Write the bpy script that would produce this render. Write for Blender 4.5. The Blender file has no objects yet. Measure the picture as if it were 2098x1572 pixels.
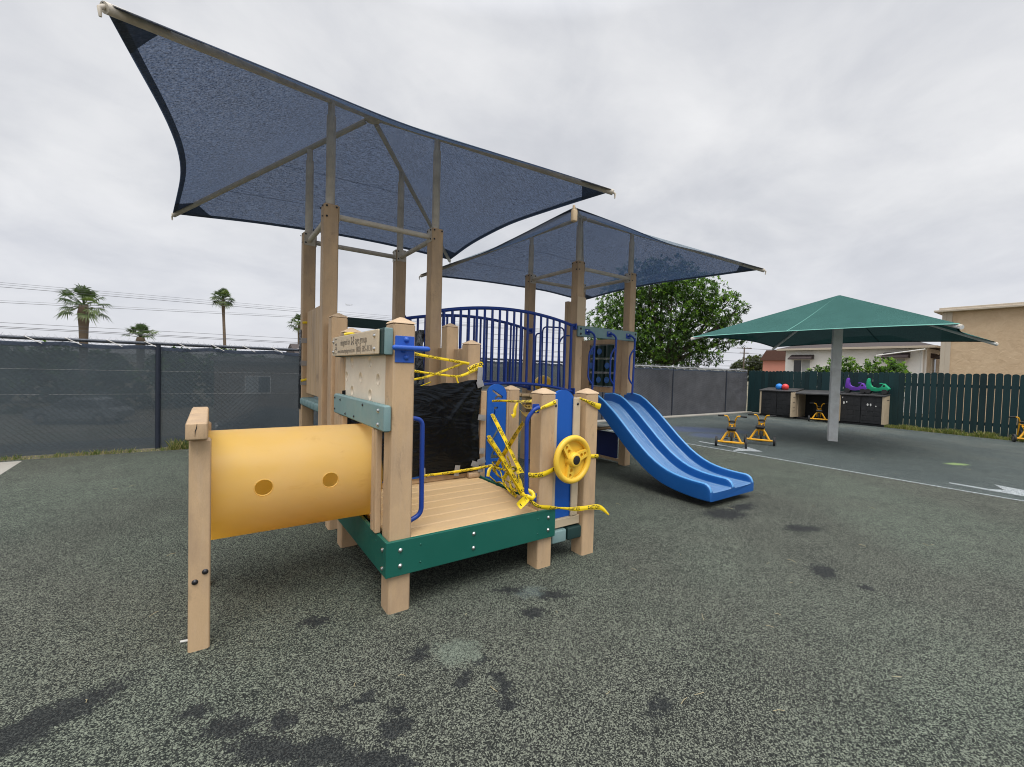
import bpy, bmesh, math, random
from mathutils import Vector, Matrix, noise as mnoise
R = math.radians
rng = random.Random(11)
sc = bpy.context.scene
col = sc.collection
WL = {}          # world location of every object built here (none of the parents is rotated while building)

# ------------------------------------------------------------------ mesh builder
class B:
    def __init__(self):
        self.bm = bmesh.new(); self.mi = 0
    def face(self, vs):
        try:
            f = self.bm.faces.new(vs); f.material_index = self.mi; return f
        except ValueError:
            return None
    def box(self, x0, x1, y0, y1, z0, z1, b=0.006, M=None):
        if x1 < x0: x0, x1 = x1, x0
        if y1 < y0: y0, y1 = y1, y0
        if z1 < z0: z0, z1 = z1, z0
        b = min(b, (x1-x0)*.45, (y1-y0)*.45, (z1-z0)*.45)
        lo, hi = (x0, y0, z0), (x1, y1, z1)
        V = {}
        for sx in (0, 1):
            for sy in (0, 1):
                for sz in (0, 1):
                    s = (sx, sy, sz)
                    for a in range(3):
                        p = [(hi[k] if s[k] else lo[k]) if k == a else (hi[k]-b if s[k] else lo[k]+b) for k in range(3)]
                        p = Vector(p)
                        V[s, a] = self.bm.verts.new(M @ p if M else p)
        def flip(s, k):
            t = list(s); t[k] = 1-t[k]; return tuple(t)
        for a in range(3):
            k1, k2 = [k for k in range(3) if k != a]
            for sgn in (0, 1):
                s = [0, 0, 0]; s[a] = sgn; s = tuple(s)
                self.face([V[s, a], V[flip(s, k1), a], V[flip(flip(s, k1), k2), a], V[flip(s, k2), a]])
        for k in range(3):
            a, c = [q for q in range(3) if q != k]
            for sa in (0, 1):
                for sb in (0, 1):
                    s = [0, 0, 0]; s[a] = sa; s[c] = sb; s = tuple(s); t = flip(s, k)
                    self.face([V[s, a], V[t, a], V[t, c], V[s, c]])
        for sx in (0, 1):
            for sy in (0, 1):
                for sz in (0, 1):
                    s = (sx, sy, sz); self.face([V[s, 0], V[s, 1], V[s, 2]])
        return self
    def tube(self, pts, r, n=10, closed=False, cap=True, M=None):
        pts = [Vector(p) for p in pts]
        if M: pts = [M @ p for p in pts]
        m = len(pts)
        rs = r if isinstance(r, (list, tuple)) else [r]*m
        T = []
        for i in range(m):
            if closed: t = pts[(i+1) % m]-pts[i-1]
            else: t = pts[min(i+1, m-1)]-pts[max(i-1, 0)]
            T.append(t.normalized())
        ref = Vector((0, 0, 1)) if abs(T[0].z) < .9 else Vector((1, 0, 0))
        N = T[0].cross(ref).normalized(); rings = []
        for i in range(m):
            N = (N-T[i]*N.dot(T[i])).normalized()
            Bv = T[i].cross(N)
            rings.append([self.bm.verts.new(pts[i]+(N*math.cos(2*math.pi*k/n)+Bv*math.sin(2*math.pi*k/n))*rs[i]) for k in range(n)])
        for i in range(m if closed else m-1):
            a, c = rings[i], rings[(i+1) % m]
            for k in range(n):
                self.face([a[k], a[(k+1) % n], c[(k+1) % n], c[k]])
        if cap and not closed:
            self.face(rings[0][::-1]); self.face(rings[-1])
        return self
    def cyl(self, p0, p1, r, n=14, r2=None, M=None):
        return self.tube([p0, p1], [r, r if r2 is None else r2], n, M=M)
    def lathe(self, prof, n=24, M=None, closed=False):
        rings = []
        for r, h in prof:
            ring = []
            for k in range(n):
                p = Vector((r*math.cos(2*math.pi*k/n), r*math.sin(2*math.pi*k/n), h))
                ring.append(self.bm.verts.new(M @ p if M else p))
            rings.append(ring)
        m = len(rings)
        for i in range(m if closed else m-1):
            a, c = rings[i], rings[(i+1) % m]
            for k in range(n): self.face([a[k], a[(k+1) % n], c[(k+1) % n], c[k]])
        if not closed:
            self.face(rings[0][::-1]); self.face(rings[-1])
        return self
    def ball(self, c, r, seg=16, rings=10, S=(1, 1, 1)):
        m = Matrix.Translation(c) @ Matrix.Diagonal((r*S[0], r*S[1], r*S[2], 1))
        res = bmesh.ops.create_uvsphere(self.bm, u_segments=seg, v_segments=rings, radius=1, matrix=m)
        for v in res['verts']:
            for f in v.link_faces: f.material_index = self.mi
        return self
    def prism(self, poly, mp, h0, h1):
        a = [self.bm.verts.new(mp(x, y, h0)) for x, y in poly]
        c = [self.bm.verts.new(mp(x, y, h1)) for x, y in poly]
        n = len(poly)
        self.face(a[::-1]); self.face(c)
        for i in range(n): self.face([a[i], a[(i+1) % n], c[(i+1) % n], c[i]])
        return self
    def plate(self, outer, holes, mp, h0, h1):
        """flat plate with real openings"""
        t = bmesh.new(); loops = []
        for L in [outer]+holes:
            vs = [t.verts.new((x, y, 0)) for x, y in L]
            loops.append(vs)
            for i in range(len(vs)): t.edges.new((vs[i], vs[(i+1) % len(vs)]))
        bmesh.ops.triangle_fill(t, use_beauty=True, use_dissolve=False, edges=t.edges[:])
        t.verts.index_update()
        vv = list(t.verts); m0 = [self.bm.verts.new(mp(v.co.x, v.co.y, h0)) for v in vv]
        m1 = [self.bm.verts.new(mp(v.co.x, v.co.y, h1)) for v in vv]
        for f in t.faces:
            ix = [v.index for v in f.verts]
            self.face([m0[i] for i in ix]); self.face([m1[i] for i in ix][::-1])
        for L in loops:
            ix = [v.index for v in L]; n = len(ix)
            for i in range(n): self.face([m0[ix[i]], m0[ix[(i+1) % n]], m1[ix[(i+1) % n]], m1[ix[i]]])
        t.free(); return self
    def grid(self, f, nu, nv):
        vs = [[self.bm.verts.new(f(i/nu, j/nv)) for j in range(nv+1)] for i in range(nu+1)]
        for i in range(nu):
            for j in range(nv): self.face([vs[i][j], vs[i+1][j], vs[i+1][j+1], vs[i][j+1]])
        return self
    def quad(self, a, b, c, d):
        self.face([self.bm.verts.new(p) for p in (a, b, c, d)]); return self
    def mesh(self, me, f):
        vs = [self.bm.verts.new(f(v.co)) for v in me.vertices]
        for p in me.polygons: self.face([vs[i] for i in p.vertices])
        return self
    def face_up(self):
        self.bm.normal_update()
        if sum(f.normal.z*f.calc_area() for f in self.bm.faces) < 0: bmesh.ops.reverse_faces(self.bm, faces=self.bm.faces[:])
    def obj(self, name, mat, parent=None, smooth=35, recalc=True, base=False):
        bm = self.bm
        if recalc: bmesh.ops.recalc_face_normals(bm, faces=bm.faces[:])
        xs = [v.co for v in bm.verts]
        lo = Vector((min(p.x for p in xs), min(p.y for p in xs), min(p.z for p in xs)))
        hi = Vector((max(p.x for p in xs), max(p.y for p in xs), max(p.z for p in xs)))
        o = (lo+hi)/2
        if base or parent is None: o.z = lo.z
        for v in bm.verts: v.co -= o
        me = bpy.data.meshes.new(name); bm.to_mesh(me); bm.free()
        for m in (mat if isinstance(mat, list) else [mat]): me.materials.append(m)
        if smooth:
            me.shade_smooth(); me.set_sharp_from_angle(angle=R(50 if smooth == 35 else smooth))
        ob = link(name, me, o, parent)
        if smooth == 35:
            wm = ob.modifiers.new('soft edges', 'WEIGHTED_NORMAL'); wm.keep_sharp = True; wm.weight = 90
        return ob

def link(name, me, o, parent=None):
    ob = bpy.data.objects.new(name, me); col.objects.link(ob)
    WL[ob] = Vector(o)
    if parent is not None:
        ob.parent = parent; ob.location = Vector(o)-WL[parent]
    else: ob.location = o
    return ob
def tag(o, label=None, cat=None, group=None, kind=None):
    if label: o['label'] = label
    if cat: o['category'] = cat
    if group: o['group'] = group
    if kind: o['kind'] = kind
    return o
def thing(name, label, cat, loc=(0, 0, 0), group=None):
    e = bpy.data.objects.new(name, None); col.objects.link(e); e.location = loc
    e.empty_display_size = .2; WL[e] = Vector(loc)
    return tag(e, label, cat, group)
def dup_at(o, loc, parent):        # a further copy of one part, same mesh, at a world point
    c = o.copy(); col.objects.link(c); c.parent = parent
    c.location = Vector(loc)-WL[parent]; WL[c] = Vector(loc); return c
def dup_tree(o, parent=None):
    c = o.copy(); col.objects.link(c)
    if parent: c.parent = parent
    for ch in list(o.children): dup_tree(ch, c)
    return c
def fillet(pts, r, n=5):
    """round the corners of a polyline"""
    pts = [Vector(p) for p in pts]; out = [pts[0]]
    for i in range(1, len(pts)-1):
        a, b, c = pts[i-1], pts[i], pts[i+1]
        d1, d2 = (a-b), (c-b); q = min(r, d1.length*.48, d2.length*.48)
        p0, p1 = b+d1.normalized()*q, b+d2.normalized()*q
        for k in range(n+1):
            t = k/n; out.append(p0*(1-t)**2+b*2*t*(1-t)+p1*t*t)
    out.append(pts[-1]); return out
def catmull(P, n=8):
    P = [Vector(p) for p in P]; P = [P[0]*2-P[1]]+P+[P[-1]*2-P[-2]]; out = []
    for i in range(1, len(P)-2):
        a, b, c, d = P[i-1:i+3]
        for k in range(n):
            t = k/n
            out.append(.5*((2*b)+(c-a)*t+(2*a-5*b+4*c-d)*t*t+(3*b-a-3*c+d)*t**3))
    out.append(P[-2]); return out
def circ(cx, cy, r, n=20):
    return [(cx+r*math.cos(2*math.pi*k/n), cy+r*math.sin(2*math.pi*k/n)) for k in range(n)]
_texts = {}
def text_mesh(body, bold=0.0):
    """letters as a flat mesh, cap height about 0.7, left edge at x=0"""
    if (body, bold) in _texts: return _texts[body, bold]
    cu = bpy.data.curves.new('lettering', 'FONT'); cu.body = body; cu.size = 1; cu.resolution_u = 2; cu.offset = bold
    o = bpy.data.objects.new('lettering', cu); col.objects.link(o)
    dg = bpy.context.evaluated_depsgraph_get()
    me = bpy.data.meshes.new_from_object(o.evaluated_get(dg))
    bpy.data.objects.remove(o); bpy.data.curves.remove(cu)
    _texts[body, bold] = me; return me

# ------------------------------------------------------------------ materials
def NT(m):
    m.use_nodes = True; t = m.node_tree; t.nodes.clear(); return t
def node(t, typ, **kw):
    n = t.nodes.new(typ)
    for k, v in kw.items():
        if k.startswith('i_'):
            key = k[2:]; key = int(key) if key.isdigit() else key.replace('_', ' ')
            n.inputs[key].default_value = v
        else: setattr(n, k, v)
    return n
def lk(t, a, b): t.links.new(a, b)
def mathn(t, op, a, b=None, clamp=False):
    n = t.nodes.new('ShaderNodeMath'); n.operation = op; n.use_clamp = clamp
    for i, v in enumerate((a, b)):
        if v is None: continue
        if isinstance(v, (int, float)): n.inputs[i].default_value = v
        else: t.links.new(v, n.inputs[i])
    return n.outputs[0]
def mixc(t, fac, a, b, mode='MIX'):
    n = t.nodes.new('ShaderNodeMix'); n.data_type = 'RGBA'; n.blend_type = mode
    for i, v in ((0, fac), (6, a), (7, b)):
        if isinstance(v, (int, float)): n.inputs[i].default_value = v
        elif isinstance(v, (tuple, list)): n.inputs[i].default_value = (*v[:3], 1)
        else: t.links.new(v, n.inputs[i])
    return n.outputs[2]
def noise(t, vec, scale, detail=3, rough=.55, dist=0):
    n = node(t, 'ShaderNodeTexNoise'); n.inputs['Scale'].default_value = scale
    n.inputs['Detail'].default_value = detail; n.inputs['Roughness'].default_value = rough; n.inputs['Distortion'].default_value = dist
    if vec is not None: lk(t, vec, n.inputs['Vector'])
    return n.outputs['Fac']
def ramp(t, fac, stops, interp='LINEAR'):
    n = t.nodes.new('ShaderNodeValToRGB'); n.color_ramp.interpolation = interp
    e = n.color_ramp.elements
    while len(e) < len(stops): e.new(.5)
    for k, (p, c) in enumerate(stops):
        e[k].position = p; e[k].color = (*c, 1) if isinstance(c, tuple) else (c, c, c, 1)
    lk(t, fac, n.inputs[0]); return n.outputs[0]
def coords(t, stretch=(1, 1, 1), seed=True):
    tc = t.nodes.new('ShaderNodeTexCoord'); mp = t.nodes.new('ShaderNodeMapping'); mp.inputs['Scale'].default_value = stretch
    lk(t, tc.outputs['Object'], mp.inputs[0])
    if seed:
        oi = t.nodes.new('ShaderNodeObjectInfo'); v = mathn(t, 'MULTIPLY', oi.outputs['Random'], 37.0)
        c = t.nodes.new('ShaderNodeCombineXYZ')
        for k in range(3): lk(t, v, c.inputs[k])
        lk(t, c.outputs[0], mp.inputs['Location'])
    return mp.outputs[0]
def M(name, c, rough=.6, var=.12, vs=5, fine=.06, fs=140, bump=.15, bs=160, rand=.06, metal=0, spec=.4, dirt=None, da=.3, ds=3.0, stretch=(1, 1, 1), rvar=.1, sss=0, wear=None, coat=0, isl=0, scuff=None):
    m = bpy.data.materials.new(name); t = NT(m)
    out = node(t, 'ShaderNodeOutputMaterial'); p = node(t, 'ShaderNodeBsdfPrincipled')
    lk(t, p.outputs[0], out.inputs[0])
    v = coords(t, stretch)
    n1 = noise(t, v, vs, 4); n2 = noise(t, v, fs, 2)
    k = mathn(t, 'ADD', mathn(t, 'MULTIPLY', mathn(t, 'SUBTRACT', n1, .5), var*3), mathn(t, 'MULTIPLY', mathn(t, 'SUBTRACT', n2, .5), fine*3))
    oi = t.nodes.new('ShaderNodeObjectInfo')
    k = mathn(t, 'ADD', k, mathn(t, 'MULTIPLY', mathn(t, 'SUBTRACT', oi.outputs['Random'], .5), rand*2))
    k = mathn(t, 'ADD', k, 1.0)
    if isl:
        gi = t.nodes.new('ShaderNodeNewGeometry'); k = mathn(t, 'ADD', k, mathn(t, 'MULTIPLY', mathn(t, 'SUBTRACT', gi.outputs['Random Per Island'], .5), isl*2))
    cc = t.nodes.new('ShaderNodeVectorMath'); cc.operation = 'SCALE'; cc.inputs[0].default_value = c; lk(t, k, cc.inputs['Scale'])
    cur = cc.outputs[0]
    if dirt:
        d = noise(t, v, ds, 6, .65); d = ramp(t, d, [(.42, 0.0), (.72, 1.0)])
        cur = mixc(t, mathn(t, 'MULTIPLY', d, da), cur, dirt)
    if wear:      # scuffs: thin streaky lighter scratches
        vv = coords(t, wear[2]); w = noise(t, vv, wear[3], 5, .7); w = ramp(t, w, [(.5, 0.0), (.78, 1.0)])
        cur = mixc(t, mathn(t, 'MULTIPLY', w, wear[1]), cur, wear[0])
    if scuff:     # scattered dark scuffs and scratches
        s1 = coords(t, scuff[2]); sn = ramp(t, noise(t, s1, scuff[3], 8, .72, .6), [(.60, 0.0), (.70, 1.0)])
        cur = mixc(t, mathn(t, 'MULTIPLY', sn, scuff[1]), cur, scuff[0])
    lk(t, cur, p.inputs['Base Color'])
    rr = mathn(t, 'ADD', mathn(t, 'MULTIPLY', mathn(t, 'SUBTRACT', n1, .5), rvar*3), rough, True); lk(t, rr, p.inputs['Roughness'])
    p.inputs['Metallic'].default_value = metal; p.inputs['Specular IOR Level'].default_value = spec
    if coat: p.inputs['Coat Weight'].default_value = coat
    if sss:
        p.inputs['Subsurface Weight'].default_value = sss; p.inputs['Subsurface Radius'].default_value = (.02, .012, .005); p.inputs['Subsurface Scale'].default_value = 1
    if bump:
        b = node(t, 'ShaderNodeBump'); b.inputs['Strength'].default_value = bump; b.inputs['Distance'].default_value = .004
        lk(t, noise(t, v, bs, 4, .6), b.inputs['Height']); lk(t, b.outputs[0], p.inputs['Normal'])
    return m
TAN = (.555, .385, .226)
m_tan = M('tan recycled lumber', TAN, .62, .08, 4, .05, 220, .35, 260, .05, dirt=(.31, .22, .155), da=.6, ds=5, stretch=(1, 1, .4), isl=.05, scuff=((.20, .14, .10), .5, (1.6, 1.6, .8), 4.5), wear=((.60, .47, .34), .3, (3, 3, .3), 14))
m_cap = M('tan lumber cap', (.56, .41, .265), .6, .06, 6, .05, 200, .3, 240, .04)
m_pale = M('pale tan patch', (.58, .44, .28), .6, .04, 6, .04, 200, .2, 240, .0)
m_deck = M('tan deck board', (.60, .415, .215), .55, .07, 5, .05, 200, .3, 240, .04, dirt=(.44, .32, .20), da=.5, ds=4, stretch=(.25, 1, 1), isl=.07, scuff=((.25, .19, .14), .4, (.7, 1.6, 1), 5))
m_cream = M('cream climbing panel', (.84, .745, .60), .5, .05, 5, .03, 120, .12, 150, 0, dirt=(.45, .36, .26), da=.3)
m_plate = M('sign plate', (.60, .49, .34), .5, .05, 8, .03, 150, .1, 150, 0, dirt=(.4, .32, .23), da=.25)
m_teal = M('weathered teal lumber', (.175, .285, .285), .65, .1, 6, .06, 200, .3, 240, .08, dirt=(.26, .33, .33), da=.5, ds=5)
m_green = M('green plastic lumber', (.008, .105, .078), .38, .08, 5, .05, 220, .12, 240, .03, dirt=(.02, .13, .10), da=.3)
m_dgreen = M('dark green lumber', (.012, .04, .038), .55, .1, 5, .06, 200, .25, 240, .05)
m_blue = M('blue powder coat', (.009, .045, .27), .36, .08, 8, .04, 150, .05, 120, .05, dirt=(.03, .07, .33), da=.4)
m_bplate = M('blue bracket', (.02, .10, .48), .4, .08, 10, .05, 150, .08, 120, .0, dirt=(.06, .12, .35), da=.4, ds=14)
m_bpanel = M('blue plastic panel', (.008, .10, .46), .42, .06, 4, .03, 150, .06, 120, .02)
m_navy = M('navy panel', (.008, .02, .12), .5)
m_slide = M('blue slide plastic', (.006, .085, .31), .36, .05, 3, .025, 200, .05, 150, 0, dirt=(.02, .11, .33), da=.3)
m_sbed = M('scuffed slide bed', (.13, .255, .46), .27, .08, 3, .03, 120, .05, 150, 0, dirt=(.05, .15, .38), da=.5, ds=2, wear=((.36, .47, .62), .8, (5.0, .25, .25), 7))
m_sedge = M('worn slide edge', (.11, .33, .64), .32, .06, 4, .02, 120, 0)
m_yellow = M('yellow tunnel plastic', (.88, .68, .22), .36, .05, 2.5, .02, 150, .04, 60, 0, dirt=(.86, .735, .46), da=.8, ds=1.3, stretch=(.6, 1, 1), scuff=((.45, .27, .08), .45, (1.0, 1, 2.6), 3.2))
t = m_yellow.node_tree; p_ = next(n for n in t.nodes if n.type == 'BSDF_PRINCIPLED'); o_ = next(n for n in t.nodes if n.type == 'OUTPUT_MATERIAL')
tr_ = node(t, 'ShaderNodeBsdfTranslucent'); tr_.inputs[0].default_value = (1.0, .76, .20, 1); mx_ = node(t, 'ShaderNodeMixShader'); mx_.inputs[0].default_value = .6
lk(t, p_.outputs[0], mx_.inputs[1]); lk(t, tr_.outputs[0], mx_.inputs[2]); lk(t, mx_.outputs[0], o_.inputs[0])
m_wheel = M('yellow wheel plastic', (.88, .57, .06), .38, .04, 6, .02, 150, .05, 90, 0, sss=.08, dirt=(.6, .36, .05), da=.2)
m_black = M('black rubber', (.014, .014, .015), .6, .15, 9)
m_steel = M('galvanised bolt', (.55, .55, .54), .3, .1, 30, metal=1, bump=0)
m_bolt_d = M('dark bolt', (.05, .05, .055), .4, .1, 30, metal=.8, bump=0)
m_pipe = M('tan painted pipe', (.60, .54, .45), .5, .08, 6, .05, 120, .1, 120, .05, dirt=(.22, .18, .14), da=.4, ds=7)
m_ink = M('dark lettering', (.15, .12, .095), .6, bump=0)
m_duct = M('silver duct tape', (.36, .36, .37), .38, .12, 12, metal=.45, bump=.3, bs=90)
m_tape = M('yellow caution tape', (.80, .58, .012), .32, .06, 14, .02, 100, .05, 80, .05)
m_tapeink = M('caution lettering', (.018, .016, .012), .4, bump=0)
m_rod = M('white rod', (.6, .6, .58), .4)
m_game = M('green game cylinder', (.008, .035, .028), .4)
m_gblue = M('game mark blue', (.03, .13, .42), .4)

def m_fabric(name, c_top, c_thru, transp, weave=420, grain=.9, bigs=1.3, biga=.5, c_under=None):
    """knitted shade cloth: dusty outside, light soaking through, and small open gaps between the threads"""
    m = bpy.data.materials.new(name); t = NT(m); out = node(t, 'ShaderNodeOutputMaterial')
    v = coords(t, (1, 1, 1), False)
    big = noise(t, v, bigs, 6, .62); fine = noise(t, v, weave*.16, 3, .7); vv = coords(t, (.35, 1.6, 1), False); streak = noise(t, vv, weave*.12, 2, .6)
    k = mathn(t, 'ADD', mathn(t, 'MULTIPLY', mathn(t, 'SUBTRACT', fine, .5), grain), mathn(t, 'MULTIPLY', mathn(t, 'SUBTRACT', streak, .5), grain))
    k = mathn(t, 'ADD', mathn(t, 'ADD', k, mathn(t, 'MULTIPLY', mathn(t, 'SUBTRACT', big, .5), biga)), 1.0)
    def sc_(c):
        n = t.nodes.new('ShaderNodeVectorMath'); n.operation = 'SCALE'; n.inputs[0].default_value = c; lk(t, k, n.inputs['Scale']); return n.outputs[0]
    d = node(t, 'ShaderNodeBsdfDiffuse')
    if c_under:      # blue cloth: sun-bleached, dusty above, unfaded below; green cloth: shade painted into lower face
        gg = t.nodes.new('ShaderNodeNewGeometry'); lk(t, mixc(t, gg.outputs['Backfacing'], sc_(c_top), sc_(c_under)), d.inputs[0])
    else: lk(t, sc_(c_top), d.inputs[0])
    tr = node(t, 'ShaderNodeBsdfTranslucent'); lk(t, sc_(c_thru), tr.inputs[0])
    a = node(t, 'ShaderNodeAddShader'); lk(t, d.outputs[0], a.inputs[0]); lk(t, tr.outputs[0], a.inputs[1])
    tp = node(t, 'ShaderNodeBsdfTransparent'); mx = node(t, 'ShaderNodeMixShader')
    fac = mathn(t, 'ADD', mathn(t, 'MULTIPLY', mathn(t, 'SUBTRACT', fine, .5), transp*5), transp, True)
    lk(t, fac, mx.inputs[0]); lk(t, a.outputs[0], mx.inputs[1]); lk(t, tp.outputs[0], mx.inputs[2]); lk(t, mx.outputs[0], out.inputs[0])
    b = node(t, 'ShaderNodeBump'); b.inputs['Strength'].default_value = .4; b.inputs['Distance'].default_value = .004; lk(t, fine, b.inputs['Height'])
    lk(t, b.outputs[0], d.inputs['Normal'])
    return m
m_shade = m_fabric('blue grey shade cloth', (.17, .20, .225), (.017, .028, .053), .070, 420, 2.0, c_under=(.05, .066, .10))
m_hem = m_fabric('navy doubled shade cloth', (.07, .085, .115), (.023, .033, .053), .0)
m_gshade = m_fabric('green shade cloth', (.046, .112, .102), (.003, .009, .009), .010, c_under=(.010, .026, .024))  # darker lower-face colour stands in for the shade beneath the umbrella
m_screen = m_fabric('dark windscreen mesh', (.078, .095, .107), (.014, .017, .020), .074, 700, .7)
m_screen2 = m_fabric('grey windscreen mesh', (.085, .088, .100), (.014, .014, .017), .03, 700, .9, 1.1, 1.5)
# ------------------------------------------------------------------ PLAY STRUCTURE  (x along the front edge, y away from the viewer's side)
HW = .071
play = thing('play_structure', 'tan lumber play structure with yellow crawl tunnel, blue double slide and two shade roofs', 'playground', (0, 0, 0))
bolt_me = None
def bolts(parent, pts, axis, r=.011, mat=None, name='bolt'):
    """round-headed bolts: one mesh, one object each, standing out along axis"""
    a = Vector(axis).normalized(); first = None
    q = a.to_track_quat('Z', 'Y').to_matrix().to_4x4()
    for p in pts:
        if first is None:
            b = B(); b.lathe([(r*1.25, 0), (r*1.25, r*.2), (r, r*.35), (r*.85, r*.75), (r*.45, r*.95), (.0005, r)], 12, M=Matrix.Translation(p) @ q)
            first = b.obj(name, mat or m_steel, parent); off = WL[first]-Vector(p)
        else: dup_at(first, Vector(p)+off, parent)
posts = {}
def post(key, u, v, ztop, cap=True, label=None, w=HW):
    b = B(); b.box(u-w, u+w, v-w, v+w, -.06, ztop, .014)
    o = b.obj('post', m_tan, play)
    if label: o['label'] = label
    if cap:
        c = B(); k = w-.001; bm = c.bm
        lo = [bm.verts.new((u+a*k, v+d*k, ztop-.002)) for a, d in ((-1, -1), (1, -1), (1, 1), (-1, 1))]
        mi = [bm.verts.new((u+a*k*.93, v+d*k*.93, ztop+.008)) for a, d in ((-1, -1), (1, -1), (1, 1), (-1, 1))]
        hi = [bm.verts.new((u+a*k*.14, v+d*k*.14, ztop+.039)) for a, d in ((-1, -1), (1, -1), (1, 1), (-1, 1))]
        for A, C in ((lo, mi), (mi, hi)):
            for i in range(4): c.face([A[i], A[(i+1) % 4], C[(i+1) % 4], C[i]])
        c.face(hi); c.face(lo[::-1]); c.obj('post_cap', m_cap, o)
    posts[key] = o; return o
W, E_ = 1.148, .465
for key, u, v, z in (('P1', 0, 0, 1.769), ('P2', W, 0, 1.335), ('P3', W+E_, 0, 1.332), ('Q5', 1.64, 1.15, 1.305), ('Q4', W, 1.15, 1.75), ('Q2', 0, 1.15, 1.78), ('Q1', 0, 1.61, 1.945), ('Q3', W, 1.62, 1.95)):
    post(key, u, v, z)
TU, TV, TA, TZ = 0.0, 2.015, 1.131, 3.082
SU, SV, SA, SZ = 3.492, 2.157, 1.165, 3.14
for key, u, v in (('T1', TU, TV), ('T2', TU, TV+TA), ('T3', TU+TA, TV), ('T4', TU+TA, TV+TA)): post(key, u, v, TZ, False)
for key, u, v in (('S1', SU, SV), ('S2', SU+SA, SV), ('S3', SU, SV+SA), ('S4', SU+SA, SV+SA)): post(key, u, v, SZ, False)
def ring(u0, v0, a, z, zb, tall):
    """square of pipes tying four tall posts together, with a sleeve plate where each pipe meets a post"""
    for (p, q) in (((u0, v0), (u0+a, v0)), ((u0, v0+a), (u0+a, v0+a)), ((u0, v0), (u0, v0+a)), ((u0+a, v0), (u0+a, v0+a))):
        du, dv = (q[0]-p[0]), (q[1]-p[1]); L = math.hypot(du, dv); du /= L; dv /= L
        b = B(); b.cyl((p[0]+du*HW, p[1]+dv*HW, zb), (q[0]-du*HW, q[1]-dv*HW, zb), .029, 12)
        bar = b.obj('tie_bar', m_pipe, play)
        for (c, s) in ((p, 1), (q, -1)):
            x, y = c[0]+du*HW*s, c[1]+dv*HW*s; g = B()
            if abs(du) > .5: g.box(x, x+s*.007, y-.062, y+.062, z-.16, z-.006, .003)
            else: g.box(x-.062, x+.062, y, y+s*.007, z-.16, z-.006, .003)
            pl = g.obj('sleeve_plate', m_pipe, bar)
    for po, (x, y) in zip(tall, ((u0, v0), (u0+a, v0), (u0, v0+a), (u0+a, v0+a))):
        pts = ((-.045, -.03), (-.045, -.13), (.045, -.03))
        bolts(po, [(x+q, y-HW-.007, z+zz) for q, zz in pts], (0, -1, 0), .008, m_bolt_d)
        bolts(po, [(x-HW-.007, y+q, z+zz) for q, zz in pts], (-1, 0, 0), .008, m_bolt_d)
ring(TU, TV, TA, TZ, 2.985, [posts[k] for k in ('T1', 'T3', 'T2', 'T4')]); ring(SU, SV, SA, SZ, 3.05, [posts[k] for k in ('S1', 'S2', 'S3', 'S4')])

# ---- shade roofs
def canopy(cx, cy, zp, corners, label, feet, ztop):
    P = Vector((cx, cy, zp)); C = [Vector(c) for c in corners]          # A near-left, C near-right, D far-right, B far-left (round the square)
    b = B(); ctr = Vector((cx, cy, 0))
    def pt(k, s, t, off=0.0):
        a, d = C[k], C[(k+1) % 4]
        e = a.lerp(d, s); q = 4*s*(1-s)
        inward = (ctr-Vector((e.x, e.y, 0))).normalized()
        e = e+inward*(.19*q)+Vector((0, 0, .035*q))
        p = P.lerp(e, t)
        # membrane tension: the middle of each panel pulls down a little between ridge and eave cable
        return p+Vector((0, 0, -.07*q*math.sin(math.pi*t)*t+off+.022*q*t*mnoise.noise((e.x*.9, e.y*.9, t*2.0))))
    for k in range(4):
        b.grid(lambda s, t: pt(k, s, .015+.985*t), 22, 18)
    bmesh.ops.remove_doubles(b.bm, verts=b.bm.verts[:], dist=.002); b.face_up()
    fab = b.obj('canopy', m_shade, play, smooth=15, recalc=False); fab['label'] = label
    for k in range(4):
        for tt in ((.47, .74) if k == 2 else ()):
            h = B(); h.grid(lambda s, t: pt(k, .02+.96*s, tt+.0028*t, -.004), 24, 1); h.obj('seam', m_hem, fab)
    for k in range(4):      # doubled hem along each eave and a doubled patch at each corner
        h = B(); h.grid(lambda s, t: pt(k, s, .975+.027*t, -.006), 24, 1)
        h.obj('hem', m_hem, fab)
        h = B(); rng2 = [0]
        for (k2, s0, s1) in ((k, 0, .10), (k-1, 1, .90)):
            h.grid(lambda s, t: pt(k2 % 4, s0+(s1-s0)*s, (1-.14*(1-s)*.9)+.14*(1-s)*.9*t, -.009), 5, 3)
        h.obj('corner_patch', m_hem, fab)
    for k in range(4):
        d = (C[k]-P).normalized(); b = B()
        b.tube([P+d*.10+Vector((0, 0, -.044)), C[k]-d*.01+Vector((0, 0, -.03))], .029, 12)
        hip = b.obj('hip_pipe', m_pipe, fab)
        b = B(); e = C[k]-d*.02+Vector((0, 0, -.04))
        b.tube([e+Vector((0, 0, .02)), e+d*.035+Vector((0, 0, .0)), e+d*.03+Vector((0, 0, -.045))], [.013, .011, .007], 8); b.obj('corner_hook', m_pipe, hip)
    for (u, v) in feet:
        t = (Vector((u, v, 0))-Vector((cx, cy, 0))).length; kk = min(range(4), key=lambda i: (Vector((C[i].x-u, C[i].y-v))).length)
        full = math.hypot(C[kk].x-cx, C[kk].y-cy); z = P.z+(C[kk].z-P.z)*t/full-.05
        b = B(); b.cyl((u, v, ztop-.05), (u, v, z-.14), .043, 14); b.cyl((u, v, z-.15), (u, v, z-.012), .033, 12)
        b.obj('support_pole', m_pipe, fab)
    b = B(); b.lathe([(.09, -.075), (.09, -.03), (.05, -.015)], 16, Matrix.Translation(P)); b.obj('ridge_hub', m_pipe, fab)
    return fab
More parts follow.
